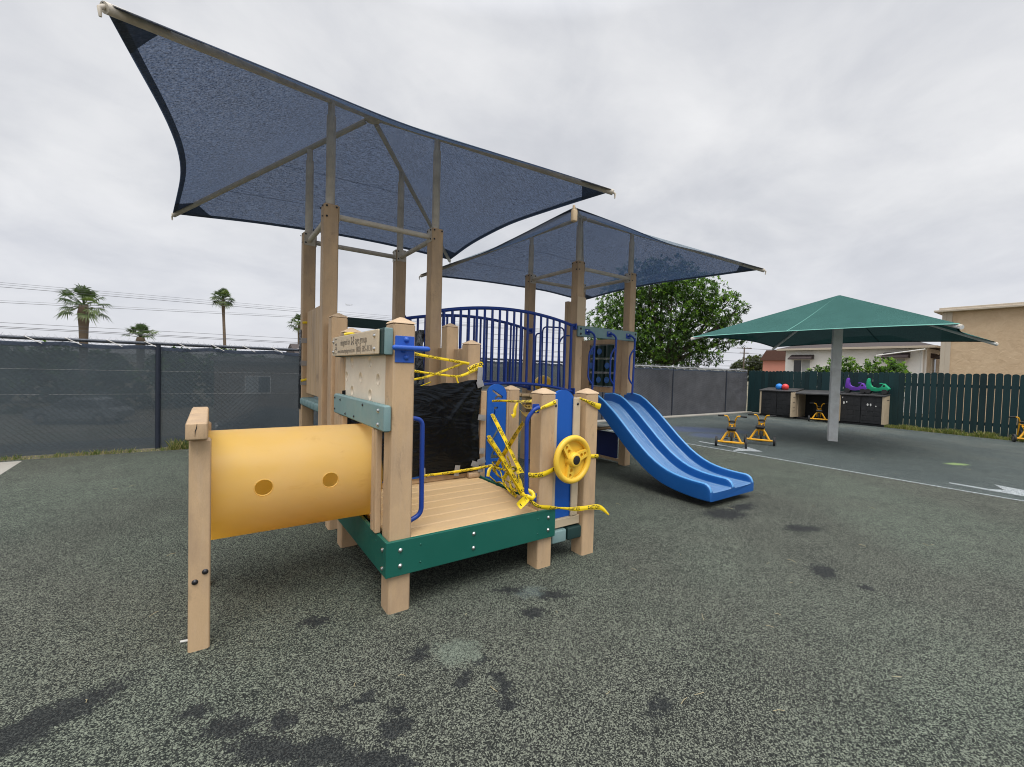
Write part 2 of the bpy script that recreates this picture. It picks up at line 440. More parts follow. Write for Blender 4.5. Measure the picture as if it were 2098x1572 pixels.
cx1, cy1 = TU+TA/2, TV+TA/2; cx2, cy2 = SU+SA/2, SV+SA/2
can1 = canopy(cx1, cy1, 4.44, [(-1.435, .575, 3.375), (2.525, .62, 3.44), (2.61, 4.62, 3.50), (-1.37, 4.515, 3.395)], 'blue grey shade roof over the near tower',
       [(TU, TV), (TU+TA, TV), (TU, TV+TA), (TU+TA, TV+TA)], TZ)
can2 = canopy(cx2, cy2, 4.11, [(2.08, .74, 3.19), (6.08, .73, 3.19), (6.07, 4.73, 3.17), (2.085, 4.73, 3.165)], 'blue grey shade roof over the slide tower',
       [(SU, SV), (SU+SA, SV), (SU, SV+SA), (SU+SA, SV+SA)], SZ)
b = B(); b.box(2.03, 2.09, .69, .745, 3.03, 3.15, .012); b.box(2.045, 2.07, .71, .735, 3.15, 3.2, .006); o = b.obj('hook_cover', m_pale, can2)

# ---- lower deck
b = B()
y = -.055
for k in range(8):
    x0 = -.03; x1 = 1.205
    b.box(x0, x1, y, y+.139, .41, .4475, .010); y += .151
deck = b.obj('deck', m_deck, play)
b = B(); b.box(-.03, 1.2, -.05, 1.14, .375, .4085, .002); b.obj('deck_frame', m_dgreen, deck)
b = B(); b.box(-.098, 1.222, -.098, -.072, .238, .4535, .004); o = b.obj('deck_beam', m_green, play)
bolts(o, [(-.01, -.098, .395), (-.01, -.098, .30), (.50, -.098, .397), (.50, -.098, .30), (1.15, -.098, .395), (1.15, -.098, .30)], (0, -1, 0), .011)
bolts(o, [(.12, -.098, .405), (.12, -.098, .295), (1.05, -.098, .40), (1.05, -.098, .29)], (0, -1, 0), .005, m_green, 'screw_head')
b = B(); b.box(-.0985, -.073, -.072, 1.17, .238, .4535, .004); o = b.obj('deck_beam', m_green, play)
bolts(o, [(-.0985, -.035, .395), (-.0985, -.035, .28), (-.0985, 1.12, .395), (-.0985, 1.12, .28)], (-1, 0, 0), .011)
bolts(o, [(-.0985, .09, .41), (-.0985, .20, .405), (-.0985, .3, .40)], (-1, 0, 0), .004, m_green, 'screw_head')
b = B(); b.box(1.2215, 1.246, -.06, 1.08, .26, .4535, .004); o = b.obj('deck_beam', m_green, play)
bolts(o, [(1.2335, .2+.16*k, .4535) for k in range(5)], (0, 0, 1), .006, m_dgreen, 'screw_head')

# ---- left wall of the lower deck: sign, panel with round holes, teal beam
b = B(); b.box(-.124, -.0725, -.062, 1.175, 1.572, 1.735, .008); sign = b.obj('sign_board', m_dgreen, play)
b = B(); b.box(-.1235, -.0735, -.0795, -.0635, 1.574, 1.733, .006); b.obj('end_block', m_teal, sign)
b = B(); b.box(-.142, -.1245, .0, 1.165, 1.577, 1.728, .006); pl = b.obj('sign_plate', m_plate, sign)
bolts(pl, [(-.142, .055, 1.69), (-.142, .055, 1.61), (-.142, 1.12, 1.69), (-.142, 1.12, 1.61)], (-1, 0, 0), .011)
def sign_text(b, body, y_left, y_right, z0, bold=0):
    me = text_mesh(body, bold); w = max(v.co.x for v in me.vertices); s = (y_left-y_right)/w
    return me, s, lambda co: Vector((-.1432, y_left-co.x*s, z0+co.y*zs))
b = B()
for body, yl, yr, z0, zs, bold in (('designed for', .90, .62, 1.655, .066, 0), ('2-5', .595, .515, 1.653, .078, .02), ('age group', .485, .215, 1.655, .072, 0),
                           ('www.communityplaygrounds.com', .985, .50, 1.598, .046, 0), ('(800) 585-3131', .465, .11, 1.598, .056, 0)):
    me, s, f = sign_text(b, body, yl, yr, z0, bold); b.mesh(me, f)
# square bracket mark with a small pattern, as on the plate's left end
for (y0, y1, z0, z1) in ((1.085, 1.02, 1.712, 1.706), (1.085, 1.078, 1.712, 1.675), (1.085, 1.02, 1.598, 1.592), (1.085, 1.078, 1.629, 1.592), (1.075, 1.045, 1.672, 1.662), (1.03, 1.012, 1.676, 1.655), (1.06, 1.04, 1.651, 1.645), (1.075, 1.05, 1.637, 1.627), (1.035, 1.015, 1.645, 1.622)):
    b.quad((-.1432, y0, z0), (-.1432, y1, z0), (-.1432, y1, z1), (-.1432, y0, z1))
b.obj('lettering', m_ink, sign, smooth=0)
mpU = lambda x, y, h: Vector((h, x, y))
holes = [(.888, 1.531), (.412, 1.534), (1.038, 1.42), (.642, 1.422), (.239, 1.419), (.868, 1.311), (.406, 1.308)]
b = B(); b.plate([(.072, 1.18), (1.115, 1.18), (1.115, 1.60), (.072, 1.60)], [circ(h[0], h[1], .036, 24) for h in holes], mpU, -.058, -.026)
cp = b.obj('climbing_panel', m_cream, play)
b = B()
for h in holes:      # bevelled lips round the openings
    b.lathe([(.046, 0), (.046, .0015), (.0365, .0015), (.0365, 0)], 24, Matrix.Translation((-.0595, h[0], h[1])) @ Matrix.Rotation(R(90), 4, 'Y'), closed=True)
b.obj('hole_lips', m_cream, cp)
b = B(); b.box(-.0725, -.0605, 1.116, 1.165, 1.18, 1.57, .003); b.obj('panel_batten', m_tan, play)
b = B(); b.box(-.122, -.0725, -.0775, 1.182, 1.113, 1.272, .011); tb = b.obj('wall_beam', m_teal, play)
bolts(tb, [(-.122, .02, 1.235), (-.122, .02, 1.15)], (-1, 0, 0), .011)
bolts(tb, [(-.122, .35, 1.243), (-.122, .56, 1.145), (-.122, .80, 1.14), (-.122, .96, 1.235), (-.122, 1.135, 1.24), (-.122, 1.135, 1.15)], (-1, 0, 0), .008, m_bolt_d)
for y0, y1 in ((.078, .122), (.132, .178), (.925, .99), (1.0, 1.07)):
    b = B(); b.box(-.112, -.0745, y0, y1, .456, 1.111, .006); b.obj('tunnel_frame_board', m_tan, play)
# blue bracket with a stub rail on the near post
b = B(); b.box(-.06, .06, -.079, -.0715, 1.53, 1.69, .003); br = b.obj('grab_bracket', m_bplate, play)
bolts(br, [(.008, -.079, 1.668), (.008, -.079, 1.562)], (0, -1, 0), .014, m_bplate)
b = B(); b.lathe([(.001, -.012), (.012, -.009), (.0165, 0), (.0165, .2), (.0165, .21), (.011, .222), (.001, .226)], 14, Matrix.Translation((-.075, -.105, 1.617)) @ Matrix.Rotation(R(90), 4, 'Y'))
b.cyl((-.01, -.079, 1.60), (-.01, -.1, 1.612), .015, 10); b.obj('grab_rail', m_bplate, br)

# ---- crawl tunnel
def tunnel():
    n = 72; xa, xb = -1.0, -.02; cy_, cz, r = .55, .768, .322
    bm = bmesh.new(); rings = []
    prof = [(xa, r-.016), (xa, r)] + [(xa+(xb-xa)*k/12, r) for k in range(1, 12)] + [(xb, r), (xb, r-.016)]
    for (x, rr) in prof: rings.append([bm.verts.new((x, cy_+rr*math.cos(2*math.pi*k/n), cz+rr*math.sin(2*math.pi*k/n))) for k in range(n)])
    for i in range(len(rings)):
        a, c = rings[i], rings[(i+1) % len(rings)]
        for k in range(n): bm.faces.new([a[k], a[(k+1) % n], c[(k+1) % n], c[k]])
    bmesh.ops.recalc_face_normals(bm, faces=bm.faces[:])
    me = bpy.data.meshes.new('tunnel'); bm.to_mesh(me); bm.free(); o = bpy.data.objects.new('tunnel', me); col.objects.link(o)
    k = bmesh.new()
    for x, z in ((-.705, .792), (-.345, .792)):
        bmesh.ops.create_cone(k, cap_ends=True, segments=40, radius1=.046, radius2=.046, depth=.3, matrix=Matrix.Translation((x, cy_-r, z)) @ Matrix.Rotation(R(90), 4, 'X'))
    km = bpy.data.meshes.new('cut'); k.to_mesh(km); k.free(); c = bpy.data.objects.new('cut', km); col.objects.link(c)
    md = o.modifiers.new('b', 'BOOLEAN'); md.operation = 'DIFFERENCE'; md.object = c; md.solver = 'EXACT'
    dg = bpy.context.evaluated_depsgraph_get(); nm = bpy.data.meshes.new_from_object(o.evaluated_get(dg))
    bpy.data.objects.remove(o); bpy.data.objects.remove(c)
    ctr = Vector(((xa+xb)/2, cy_, cz))
    for v in nm.vertices: v.co -= ctr
    nm.materials.clear(); nm.materials.append(m_yellow); nm.shade_smooth(); nm.set_sharp_from_angle(angle=R(30))
    t = link('tunnel', nm, ctr, play)
    for x, z in ((-.705, .792), (-.345, .792)):
        b = B(); dy = r-math.sqrt(r*r-(z-cz)**2)
        b.lathe([(.0465, -.004), (.051, .0005), (.0465, .0025), (.0445, .0)], 30, Matrix.Translation((x, cy_-r+dy, z)) @ Matrix.Rotation(R(90), 4, 'X'), closed=True)
        b.obj('hole_rim', m_yellow, t)
tunnel()
for y0 in (.132, .885):
    b = B(); b.box(-1.047, -.952, y0, y0+.095, -.05, 1.1, .010); lg = b.obj('tunnel_leg', m_tan, play)
    if y0 < .2: bolts(lg, [(-.975, y0, .41), (-1.018, y0, .365)], (0, -1, 0), .0115, m_bolt_d)
b = B(); b.box(-1.06, -.966, .066, 1.01, 1.107, 1.197, .010); cb = b.obj('tunnel_cap_beam', m_tan, play)
b = B(); b.tube([(-1.012, .0657, 1.192), (-1.014, .0655, 1.17), (-1.019, .0655, 1.155), (-1.02, .0655, 1.125)], [.0008, .0022, .0022, .0006], 5); b.obj('crack', m_bolt_d, cb)

# ---- right bay: wheel panel, arch panel, steps
b = B(); arc = []
for k in range(17):
    a = math.pi*k/16; arc.append((1.343+.122*math.cos(a), 1.25+.11*math.sin(a)))
b.prism([(1.222, .335), (1.465, .335)]+arc, lambda x, y, h: Vector((x, h, y)), -.012, .012); wp = b.obj('blue_panel', m_bpanel, play)
for x0, x1, z0, z1, y0, y1 in ((1.2205, 1.268, .335, 1.288, -.035, -.0125), (1.440, 1.513, .335, 1.297, -.035, -.0125)):
    b = B(); b.box(x0, x1, y0, y1, z0, z1, .006); st = b.obj('panel_strip', m_plate, play)
    bolts(st, [((x0+x1)/2, y0, z1-.05)], (0, -1, 0), .009, m_bolt_d)
b = B(); b.box(1.2205, 1.5405, -.035, .035, .262, .333, .006); b.obj('panel_rail', m_plate, play)
for x0, x1, mt in ((1.235, 1.385, m_teal), (1.398, 1.551, m_dgreen)):
    b = B(); b.box(x0, x1, -.055, 1.06, .148, .25, .012); b.obj('step', mt, play)
def wheel():
    C0 = Vector((1.335, -.135, .83)); Q = Matrix.Translation(C0) @ Matrix.Rotation(R(90), 4, 'X')     # local z -> -y (towards the viewer's side)
    rt = []
    for k in range(13):
        a = 2*math.pi*k/12
        if k < 12: rt.append((.165+.0235*math.cos(a), .012+.0235*math.sin(a)))
    b = B(); b.lathe(rt, 48, Q, closed=True); w = b.obj('steering_wheel', m_wheel, play, smooth=50)
    b = B(); b.lathe([(.001, -.022), (.155, -.012), (.155, -.004), (.05, -.014), (.001, -.014)], 40, Q); b.obj('wheel_disc', m_wheel, w)
    b = B(); b.lathe([(.064, -.012), (.058, .03), (.053, .05), (.047, .057), (.036, .057), (.036, .05), (.001, .05)], 28, Q); b.obj('wheel_hub', m_wheel, w)
    b = B(); b.lathe([(.033, .049), (.033, .059), (.026, .063), (.001, .064)], 24, Q); b.obj('hub_cap', m_black, w)
    for a0 in (128, 18, 255):
        Rz = Q @ Matrix.Rotation(R(a0), 4, 'Z'); b = B()
        b.plate([(.035, -.04), (.152, -.029), (.152, .029), (.035, .04)], [circ(.085, 0, .0165, 16), circ(.124, 0, .0145, 16)], lambda x, y, h: Rz @ Vector((x, y, h)), .006, .026)
        b.box(.03, .155, -.03, .03, -.014, .0065, .002, M=Rz)
        b.obj('spoke', m_wheel, w)
    b = B(); b.cyl((1.335, -.0125, .83), (1.335, -.125, .83), .03, 16); b.obj('wheel_axle', m_black, w)
wheel()
# arch panel at the back of the right bay, with cut-out shapes
b = B(); arc = []
for k in range(17):
    a = math.pi*k/16; arc.append((1.428+.115*math.cos(a), 1.255+.105*math.sin(a)))
cut = [[(1.36, 1.31), (1.49, 1.235), (1.485, 1.205), (1.44, 1.225), (1.40, 1.19), (1.385, 1.225), (1.425, 1.245), (1.36, 1.285)],
       [(1.385, 1.13), (1.43, 1.13), (1.43, 1.11), (1.40, 1.10), (1.40, .99), (1.385, .99)],
       [(1.36, .86), (1.40, .90), (1.38, .84), (1.47, .93), (1.45, .80), (1.39, .78)],
       [(1.36, .62), (1.46, .64), (1.46, .60), (1.42, .70), (1.395, .68), (1.43, .61), (1.36, .595)],
       [(1.37, .54), (1.39, .575), (1.43, .575), (1.455, .53), (1.49, .48), (1.46, .475), (1.44, .52), (1.415, .55), (1.39, .53)]]
cut = [[(x+.012, y) for x, y in c] for c in cut]
cut[2] = [(1.37, .80), (1.46, .93), (1.49, .91), (1.40, .78)]
cut[3] = [(1.37, .60), (1.47, .60), (1.47, .63), (1.41, .64), (1.44, .71), (1.41, .715), (1.37, .64)]
b.plate([(1.313, .30), (1.543, .30)]+arc, cut, lambda x, y, h: Vector((x, h, y)), 1.09, 1.115)
ap = b.obj('blue_panel', m_bpanel, play); ap['label'] = 'blue arch panel with cut-out shapes'
for x0, x1 in ((1.235, 1.303), (1.548, 1.57)):
    b = B(); b.box(x0, x1, 1.08, 1.12, .30, 1.29, .006); b.obj('panel_strip', m_tan, play)
b = B(); b.box(.06, 1.08, 1.085, 1.13, .449, .53, .006); b.obj('step_riser', m_tan, play)
b = B(); b.box(.2, 1.06, 1.068, 1.084, .50, .56, .004); b.obj('riser_trim', m_bpanel, play)
b = B(); b.box(1.085, 1.21, 1.02, 1.079, .449, .50, .008); b.obj('deck_block', m_tan, play)
# grab rails at the mouth of the lower deck
def rail(name, pts, r=.0155, parent=None, mat=None, f=.05):
    b = B(); b.tube(fillet(pts, f), r, 12); return b.obj(name, mat or m_blue, parent or play)
rail('grab_rail', [(.072, .0, 1.185), (.155, .0, 1.17), (.162, .0, .56), (.072, .0, .525)], f=.07)
r2 = rail('grab_rail', [(1.03, -.095, 1.235), (.985, -.1, 1.225), (.935, -.075, 1.15), (.95, -.075, .60), (.985, -.1, .56), (1.02, -.09, .55)], f=.06)
for z in (1.225, .555):
    b = B(); b.box(1.068-.085, 1.068-.02, -.079, -.0715, z-.035, z+.035, .003); k = b.obj('rail_bracket', m_blue, r2)
    b = B(); b.cyl((1.03, -.079, z+.012), (1.03, -.088, z+.012), .009, 10); b.obj('bolt', m_steel, r2)

# ---- stairs between lower deck and near tower
for y0, y1, z in ((1.16, 1.55, .67), (1.56, 1.95, .89)):
    b = B(); b.box(.075, 1.07, y0, y1, z-.04, z, .008); b.box(.075, 1.07, y1-.02, y1, z-.22, z-.042, .004); b.obj('stair_tread', m_teal, play)
def slats(u, v0, v1, z0, z1, n, along='v', wv=.02, zs=None):
    b = B(); d = (v1-v0)/n
    for k in range(n):
        zt = z1 if zs is None else z1+zs*(k/(n-1)-.5)
        if along == 'v': b.box(u-wv, u+wv, v0+d*k+.006, v0+d*(k+1)-.006, z0, zt, .008)
        else: b.box(v0+d*k+.006, v0+d*(k+1)-.006, u-wv, u+wv, z0, zt, .006)
    return b.obj('slat_panel', m_tan, play)
slats(W+.03, 1.225, 1.545, .52, 1.715, 3); slats(W+.03, 1.695, 1.94, .70, 1.735, 3)
slats(-.02, 1.225, 1.535, .55, 1.72, 3); slats(0, 1.685, 1.94, .955, 1.915, 2)
slats(0, 2.092, 3.07, 1.16, 2.135, 7)
b = B(); b.box(.072, 1.06, 3.125, 3.175, 2.0, 2.122, .008); b.obj('tower_beam', m_dgreen, play)
b = B(); y = 2.09
for k in range(6): b.box(-.082, 1.2, y, y+.166, 1.02, 1.112, .02); y += .1715
b.obj('tower_deck', m_teal, play)

# ---- arched bridge
def zarc(x, z0, z1, xa=1.2, xb=3.42):
    s = (x-xa)/(xb-xa)*2-1; return z1-(z1-z0)*s*s
b = B(); N = 15
for k in range(N):
    x0 = 1.22+(3.40-1.22)*k/N; x1 = 1.22+(3.40-1.22)*(k+1)/N; xm = (x0+x1)/2; z = zarc(xm, 1.08, 1.20)
    b.box(x0+.003, x1-.003, 2.17, 3.08, z-.045, z, .008)
b.obj('bridge_deck', m_deck, play)
for yv, nm in ((2.10, 'near'), (3.155, 'far')):
    xs = [1.215+(3.405-1.215)*k/28 for k in range(29)]
    b = B(); b.tube([(x, yv, zarc(x, 2.17, 2.30)) for x in xs], .022, 12); rl = b.obj('bridge_railing', m_blue, play)
    b = B(); b.tube([(x, yv, zarc(x, 1.215, 1.335)) for x in xs], .02, 12); b.obj('lower_rail', m_blue, rl)
    for k in range(19):
        x = 1.30+.1133*k
        b = B(); b.cyl((x, yv, zarc(x, 1.215, 1.335)-.005), (x, yv, zarc(x, 2.17, 2.30)), .0165 if k not in (0, 18) else .02, 10); b.obj('picket', m_blue, rl)
    for x, zz in ((1.215, 2.17), (3.405, 2.17), (1.215, 1.225), (3.405, 1.225)):
        b = B(); b.box(x-.014, x+.014, yv-.04, yv+.04, zz-.045, zz+.045, .004); b.obj('rail_bracket', m_blue, rl)

# ---- slide tower
b = B(); y = 2.2
for k in range(7): b.box(SU-.05, SU+SA+.05, y, y+.158, 1.0, 1.045, .008); y += .162
b.obj('tower_deck', m_deck, play)
b = B(); b.box(3.425, 4.735, SV-HW-.043, SV-HW-.0015, 2.03, 2.186, .008); sb = b.obj('slide_beam', m_teal, play)
bolts(sb, [(3.475, SV-HW-.043, 2.145), (3.475, SV-HW-.043, 2.07), (4.69, SV-HW-.043, 2.145), (4.69, SV-HW-.043, 2.07)], (0, -1, 0), .014, m_bolt_d)
b = B(); b.box(3.418, 3.588, SV-HW-.016, SV-HW-.001, 2.19, 2.61, .003); b.obj('post_patch', m_pale, play)
for x in (3.61, 4.075, 4.515):
    yb = SV-HW-.043; b = B()
    b.tube(fillet([(x, yb, 2.108), (x+.01, yb-.065, 2.105), (x+.09, yb-.065, 2.06), (x+.075, yb-.06, 1.185)], .05), .0165, 12); h = b.obj('slide_handle', m_blue, play)
    b = B(); b.tube(fillet([(x+.083, yb-.062, 1.90), (x+.01, yb-.04, 1.80), (x-.0, yb-.04, 1.42), (x+.076, yb-.06, 1.33)], .07), .0135, 10); b.obj('handle_loop', m_blue, h)
    b = B(); b.box(x-.055, x+.055, yb-.007, yb-.0005, 2.065, 2.145, .003); k = b.obj('handle_bracket', m_blue, h)
    b = B(); b.cyl((x-.02, yb-.007, 2.12), (x-.02, yb-.016, 2.12), .011, 10); b.obj('bolt', m_steel, h)
def slide():
    st = [(2.14, 1.19, .985, 1.065), (1.98, 1.205, .97, 1.06), (1.83, 1.172, .955, 1.025), (1.725, 1.115, .868, .958), (1.65, 1.06, .805, .90), (1.58, 1.012, .74, .838), (1.48, .935, .655, .757), (1.39, .858, .58, .68),
          (1.26, .745, .467, .57), (1.13, .632, .372, .467), (1.02, .545, .297, .393), (.925, .474, .238, .328), (.82, .412, .187, .274), (.73, .368, .152, .238), (.64, .334, .127, .213), (.55, .312, .109, .196), (.46, .297, .096, .186), (.385, .289, .087, .181),
          (.30, .284, .08, .178), (.22, .282, .077, .177), (.155, .281, .077, .177), (.12, .272, .077, .177), (.092, .252, .078, .177), (.076, .222, .079, .177), (.068, .19, .08, .176)]
    b = B(); rings = []
    for (v, zt, zb, zd) in st:
        w = max(zt-zd, .012)
        def wall(x, sgn):     # rounded wall top around x
            return [(x-.025, zt-min(.035, w*.6)), (x-.02, zt-min(.01, w*.2)), (x-.006, zt), (x+.006, zt), (x+.02, zt-min(.01, w*.2)), (x+.025, zt-min(.035, w*.6))]
        def bed(xa, xb):
            k = min(.034, w*.5)
            return [(xa, zd+k), (xa+.005, zd+k*.42), (xa+.015, zd+k*.12), (xa+.034, zd)]+[(xa+.034+(xb-xa-.068)*q/4, zd-.001) for q in (1, 2, 3)]+[(xb-.034, zd), (xb-.015, zd+k*.12), (xb-.005, zd+k*.42), (xb, zd+k)]
        sec = [(3.672, zb), (3.655, zb+.012)]+wall(3.68, 1)+bed(3.71, 4.115)+wall(4.145, 1)+bed(4.175, 4.58)+wall(4.61, 1)+[(4.635, zb+.012), (4.618, zb)]
        rings.append([b.bm.verts.new((x, v, z)) for x, z in sec])
    n = len(rings[0])
    for i in range(len(rings)-1):
        for k in range(n):
            b.mi = 1 if (9 <= k <= 16 or 26 <= k <= 33) else (2 if k in (3, 4, 5, 20, 21, 22, 37, 38, 39) else 0)
            b.face([rings[i][k], rings[i][(k+1) % n], rings[i+1][(k+1) % n], rings[i+1][k]])
    b.mi = 0; f = b.face(rings[-1]); g = b.face(rings[0][::-1])
    bmesh.ops.triangulate(b.bm, faces=[x for x in (f, g) if x])
    return b.obj('slide', [m_slide, m_sbed, m_sedge], play, smooth=50)
slide()
# side panel with turning game cylinders, counter and lower panel (all on the far side of the slide tower)
xw = SU+SA
b = B()
for (y0, y1, z0, z1) in ((2.24, 2.43, 1.17, 2.085), (3.0, 3.25, 1.17, 2.085), (2.431, 2.999, 2.0, 2.085), (2.431, 2.999, 1.17, 1.262)): b.box(xw-.03, xw+.03, y0, y1, z0, z1, .006)
gp = b.obj('game_panel', m_tan, play)
for i in range(3):
    for j in range(3):
        y0 = 2.445+.187*i; z0 = 1.275+.245*j; b = B()
        b.cyl((xw, y0+.086, z0+.008), (xw, y0+.086, z0+.215), .08, 20); c = b.obj('game_cylinder', m_game, gp)
        if (i+j) % 3 != 2:
            b = B(); b.lathe([(.058, .0), (.058, .004), (.036, .004), (.036, 0)] if (i*j) % 2 else [(.055, 0), (.052, .004), (.03, .005), (.001, .005)], 18, Matrix.Translation((xw-.079, y0+.086, z0+.11)) @ Matrix.Rotation(R(-90), 4, 'Y'), closed=bool((i*j) % 2))
            b.obj('game_mark', m_gblue, c)
    b = B(); b.cyl((xw, 2.432, 1.268+.245*i+(.238)), (xw, 2.998, 1.268+.245*i+.238), .011, 8); b.obj('game_rod', m_rod, gp)
b = B(); b.box(xw-.015, xw+.015, 2.31, 3.25, .075, .50, .004); b.obj('navy_panel', m_navy, play)
b = B(); b.box(xw-.03, xw+.03, 2.23, 3.25, .03, .0745, .004); b.obj('panel_rail', m_tan, play)
b = B(); b.box(xw-.33, xw+.02, 2.42, 3.15, .55, .60, .02); ct = b.obj('counter', m_tan, play)
b = B(); b.box(xw-.325, xw+.015, 2.425, 3.145, .602, .615, .005); b.obj('counter_top', M('grey counter top', (.40, .42, .38), .5), ct)
# climber hoops on the far side of the slide tower
for pts in ([(3.90, 3.45, 1.0), (3.89, 3.45, 2.30), (4.40, 3.45, 2.32), (4.42, 3.45, 1.0)], [(3.74, 3.45, 1.0), (3.74, 3.45, 2.17), (3.89, 3.45, 2.18)], [(4.40, 3.5, 1.0), (4.33, 3.5, 2.05), (4.43, 3.5, 2.18), (4.58, 3.5, 2.19)]):
    rail('climber_hoop', pts, .014, f=.1)
b = B(); b.ball((4.08, 3.62, 1.28), .2, 20, 12, (1, .6, .75)); b.obj('climber_pod', m_wheel, play)
b = B(); b.box(4.93-.05, 4.93+.05, 3.95-.05, 3.95+.05, -.04, 2.92, .01); b.box(4.6, 4.9, 3.3, 3.93, .9, 1.0, .01); b.obj('climber_post', m_tan, play)
# ------------------------------------------------------------------ loose things on the structure: plastic sheet, duct tape, caution tape
m_plastic = bpy.data.materials.new('black plastic sheet'); t = NT(m_plastic)
o_ = node(t, 'ShaderNodeOutputMaterial'); p_ = node(t, 'ShaderNodeBsdfPrincipled'); lk(t, p_.outputs[0], o_.inputs[0])
p_.inputs['Base Color'].default_value = (.003, .003, .0042, 1); p_.inputs['Roughness'].default_value = .27; p_.inputs['Specular IOR Level'].default_value = .36; p_.inputs['Specular Tint'].default_value = (.72, .86, 1, 1)
v_ = coords(t, (1, 1, 1)); vs_ = coords(t, (1, 1, 1)); vs_.node.inputs['Rotation'].default_value = (0, R(38), 0); vs_.node.inputs['Scale'].default_value = (.55, 1, 1.5)
def ridge(n): return mathn(t, 'SUBTRACT', 1.0, mathn(t, 'ABSOLUTE', mathn(t, 'SUBTRACT', mathn(t, 'MULTIPLY', n, 2.0), 1.0)))
h_ = mathn(t, 'ADD', mathn(t, 'MULTIPLY', ridge(noise(t, vs_, 4.5, 3, .5, 1.6)), 1.0), mathn(t, 'MULTIPLY', ridge(noise(t, v_, 17, 4, .6, .9)), .16))
b_ = node(t, 'ShaderNodeBump'); b_.inputs['Strength'].default_value = .32; b_.inputs['Distance'].default_value = .03; lk(t, h_, b_.inputs['Height']); lk(t, b_.outputs[0], p_.inputs['Normal'])
def fbm(x, y, s, o=3):
    a = 0; k = 1
    for i in range(o): a += k*mnoise.noise((x*s*2**i, y*s*2**i, 3.7*i)); k *= .5
    return a
def tarp_pt(s, q):
    x0, x1 = -.085, 1.238
    ztop = 1.30+.11*s**1.5+.006*math.sin(30*s); zbot = .50+.012*math.sin(14*s)+.03*(1-s)
    z = ztop+(zbot-ztop)*q
    pull = math.exp(-((s-1)**2/.012))*(.035*math.sin(math.pi*min(1, q*1.0)))   # right edge draws in between its taped corners
    x = x0+(x1-x0)*s-pull
    # creases fanning from the taped top right corner
    dx, dz = x1-x, ztop+.0-z; r = math.hypot(dx, dz)+1e-3; a = math.atan2(dz, dx)
    fan = (.5+.5*math.sin(a*12+fbm(x, z, 1.3)*4.5))**4*.020*math.exp(-((r-.30)/.28)**2)*max(0, .6+mnoise.noise((a*2.3, r*1.5, 1.0)))
    y = 1.064-abs(fan)-.008*max(0, fbm(x*1.0, z*1.7, 3.2))-.006*max(0, fbm(x*.6+z*.3, z*2.4+4, 5.5))-.012*math.sin(math.pi*s)*math.sin(math.pi*q)
    return Vector((x, y, z))
b = B(); b.grid(tarp_pt, 110, 80)
tarp = b.obj('plastic_sheet', m_plastic, smooth=180); tag(tarp, 'wrinkled black plastic sheet taped across the stair opening behind the low deck', 'plastic sheet')
def patch(parent, x, y, z, w, h, ang=0, name='duct_tape'):
    b = B(); Mx = Matrix.Translation((x, y, z)) @ Matrix.Rotation(R(ang), 4, 'Y')
    b.grid(lambda s, q: Mx @ Vector(((s-.5)*w, -.002-.004*math.sin(math.pi*s)*math.sin(2*q+1), (q-.5)*h)), 5, 5); return b.obj(name, m_duct, parent)
patch(tarp, .97, 1.052, .535, .055, .10, 8); patch(tarp, .62, 1.05, .545, .055, .10, -4); patch(tarp, 1.17, 1.052, .575, .09, .055, 20); patch(tarp, 1.195, 1.05, 1.44, .058, .17, 3)
patch(tarp, 1.20, 1.048, 1.36, .075, .06, -20); patch(tarp, 1.235, 1.056, 1.03, .09, .055, 10); patch(tarp, 1.245, 1.056, .70, .06, .055, 5); patch(tarp, 1.24, 1.054, .60, .09, .06, -18); patch(tarp, 1.21, 1.016, .52, .06, .035, 4)
b = B(); b.grid(lambda s, q: Vector((1.055-.02*fbm(s*2, q*2, 3), 2.09+1.0*s, 1.94-.75*q+.01*math.sin(9*s))), 40, 30)
t2 = b.obj('plastic_sheet', m_plastic, smooth=180); tag(t2, 'black plastic sheet hung inside the near tower across the bridge entrance', 'plastic sheet')
b = B(); b.grid(lambda s, q: Vector((-.075-.006*fbm(s, q*3, 4)-.01*math.sin(math.pi*s), 3.10+.14*s, 1.92-.95*q)), 10, 40)
t3 = b.obj('plastic_sheet', m_plastic, smooth=180); tag(t3, 'narrow black plastic strip taped down the far left tall post', 'plastic sheet')
for z in (1.79, 1.52, 1.29): 
    b = B(); b.box(-.082, .0, 3.073-.004, 3.0745, z-.03, z+.03, .001); b.obj('duct_tape', m_duct, t3)
for u, v, z, lb in ((W+.0, 1.62-HW-.002, 1.70, 'grey duct tape over the top of the slats beside the taller capped post'),):
    b = B(); b.grid(lambda s, q: Vector((u+.03+.07*s, v-.05-.004*math.sin(3*s), z-.22*q+.0)), 6, 6); tag(b.obj('duct_tape', m_duct), lb, 'duct tape')
b = B(); b.box(3.60, 3.80, SV-HW-.125, SV-HW-.07, 1.62, 1.63, .002)
bpy.data.meshes.remove(bpy.data.meshes.new('x')); b.bm.free()

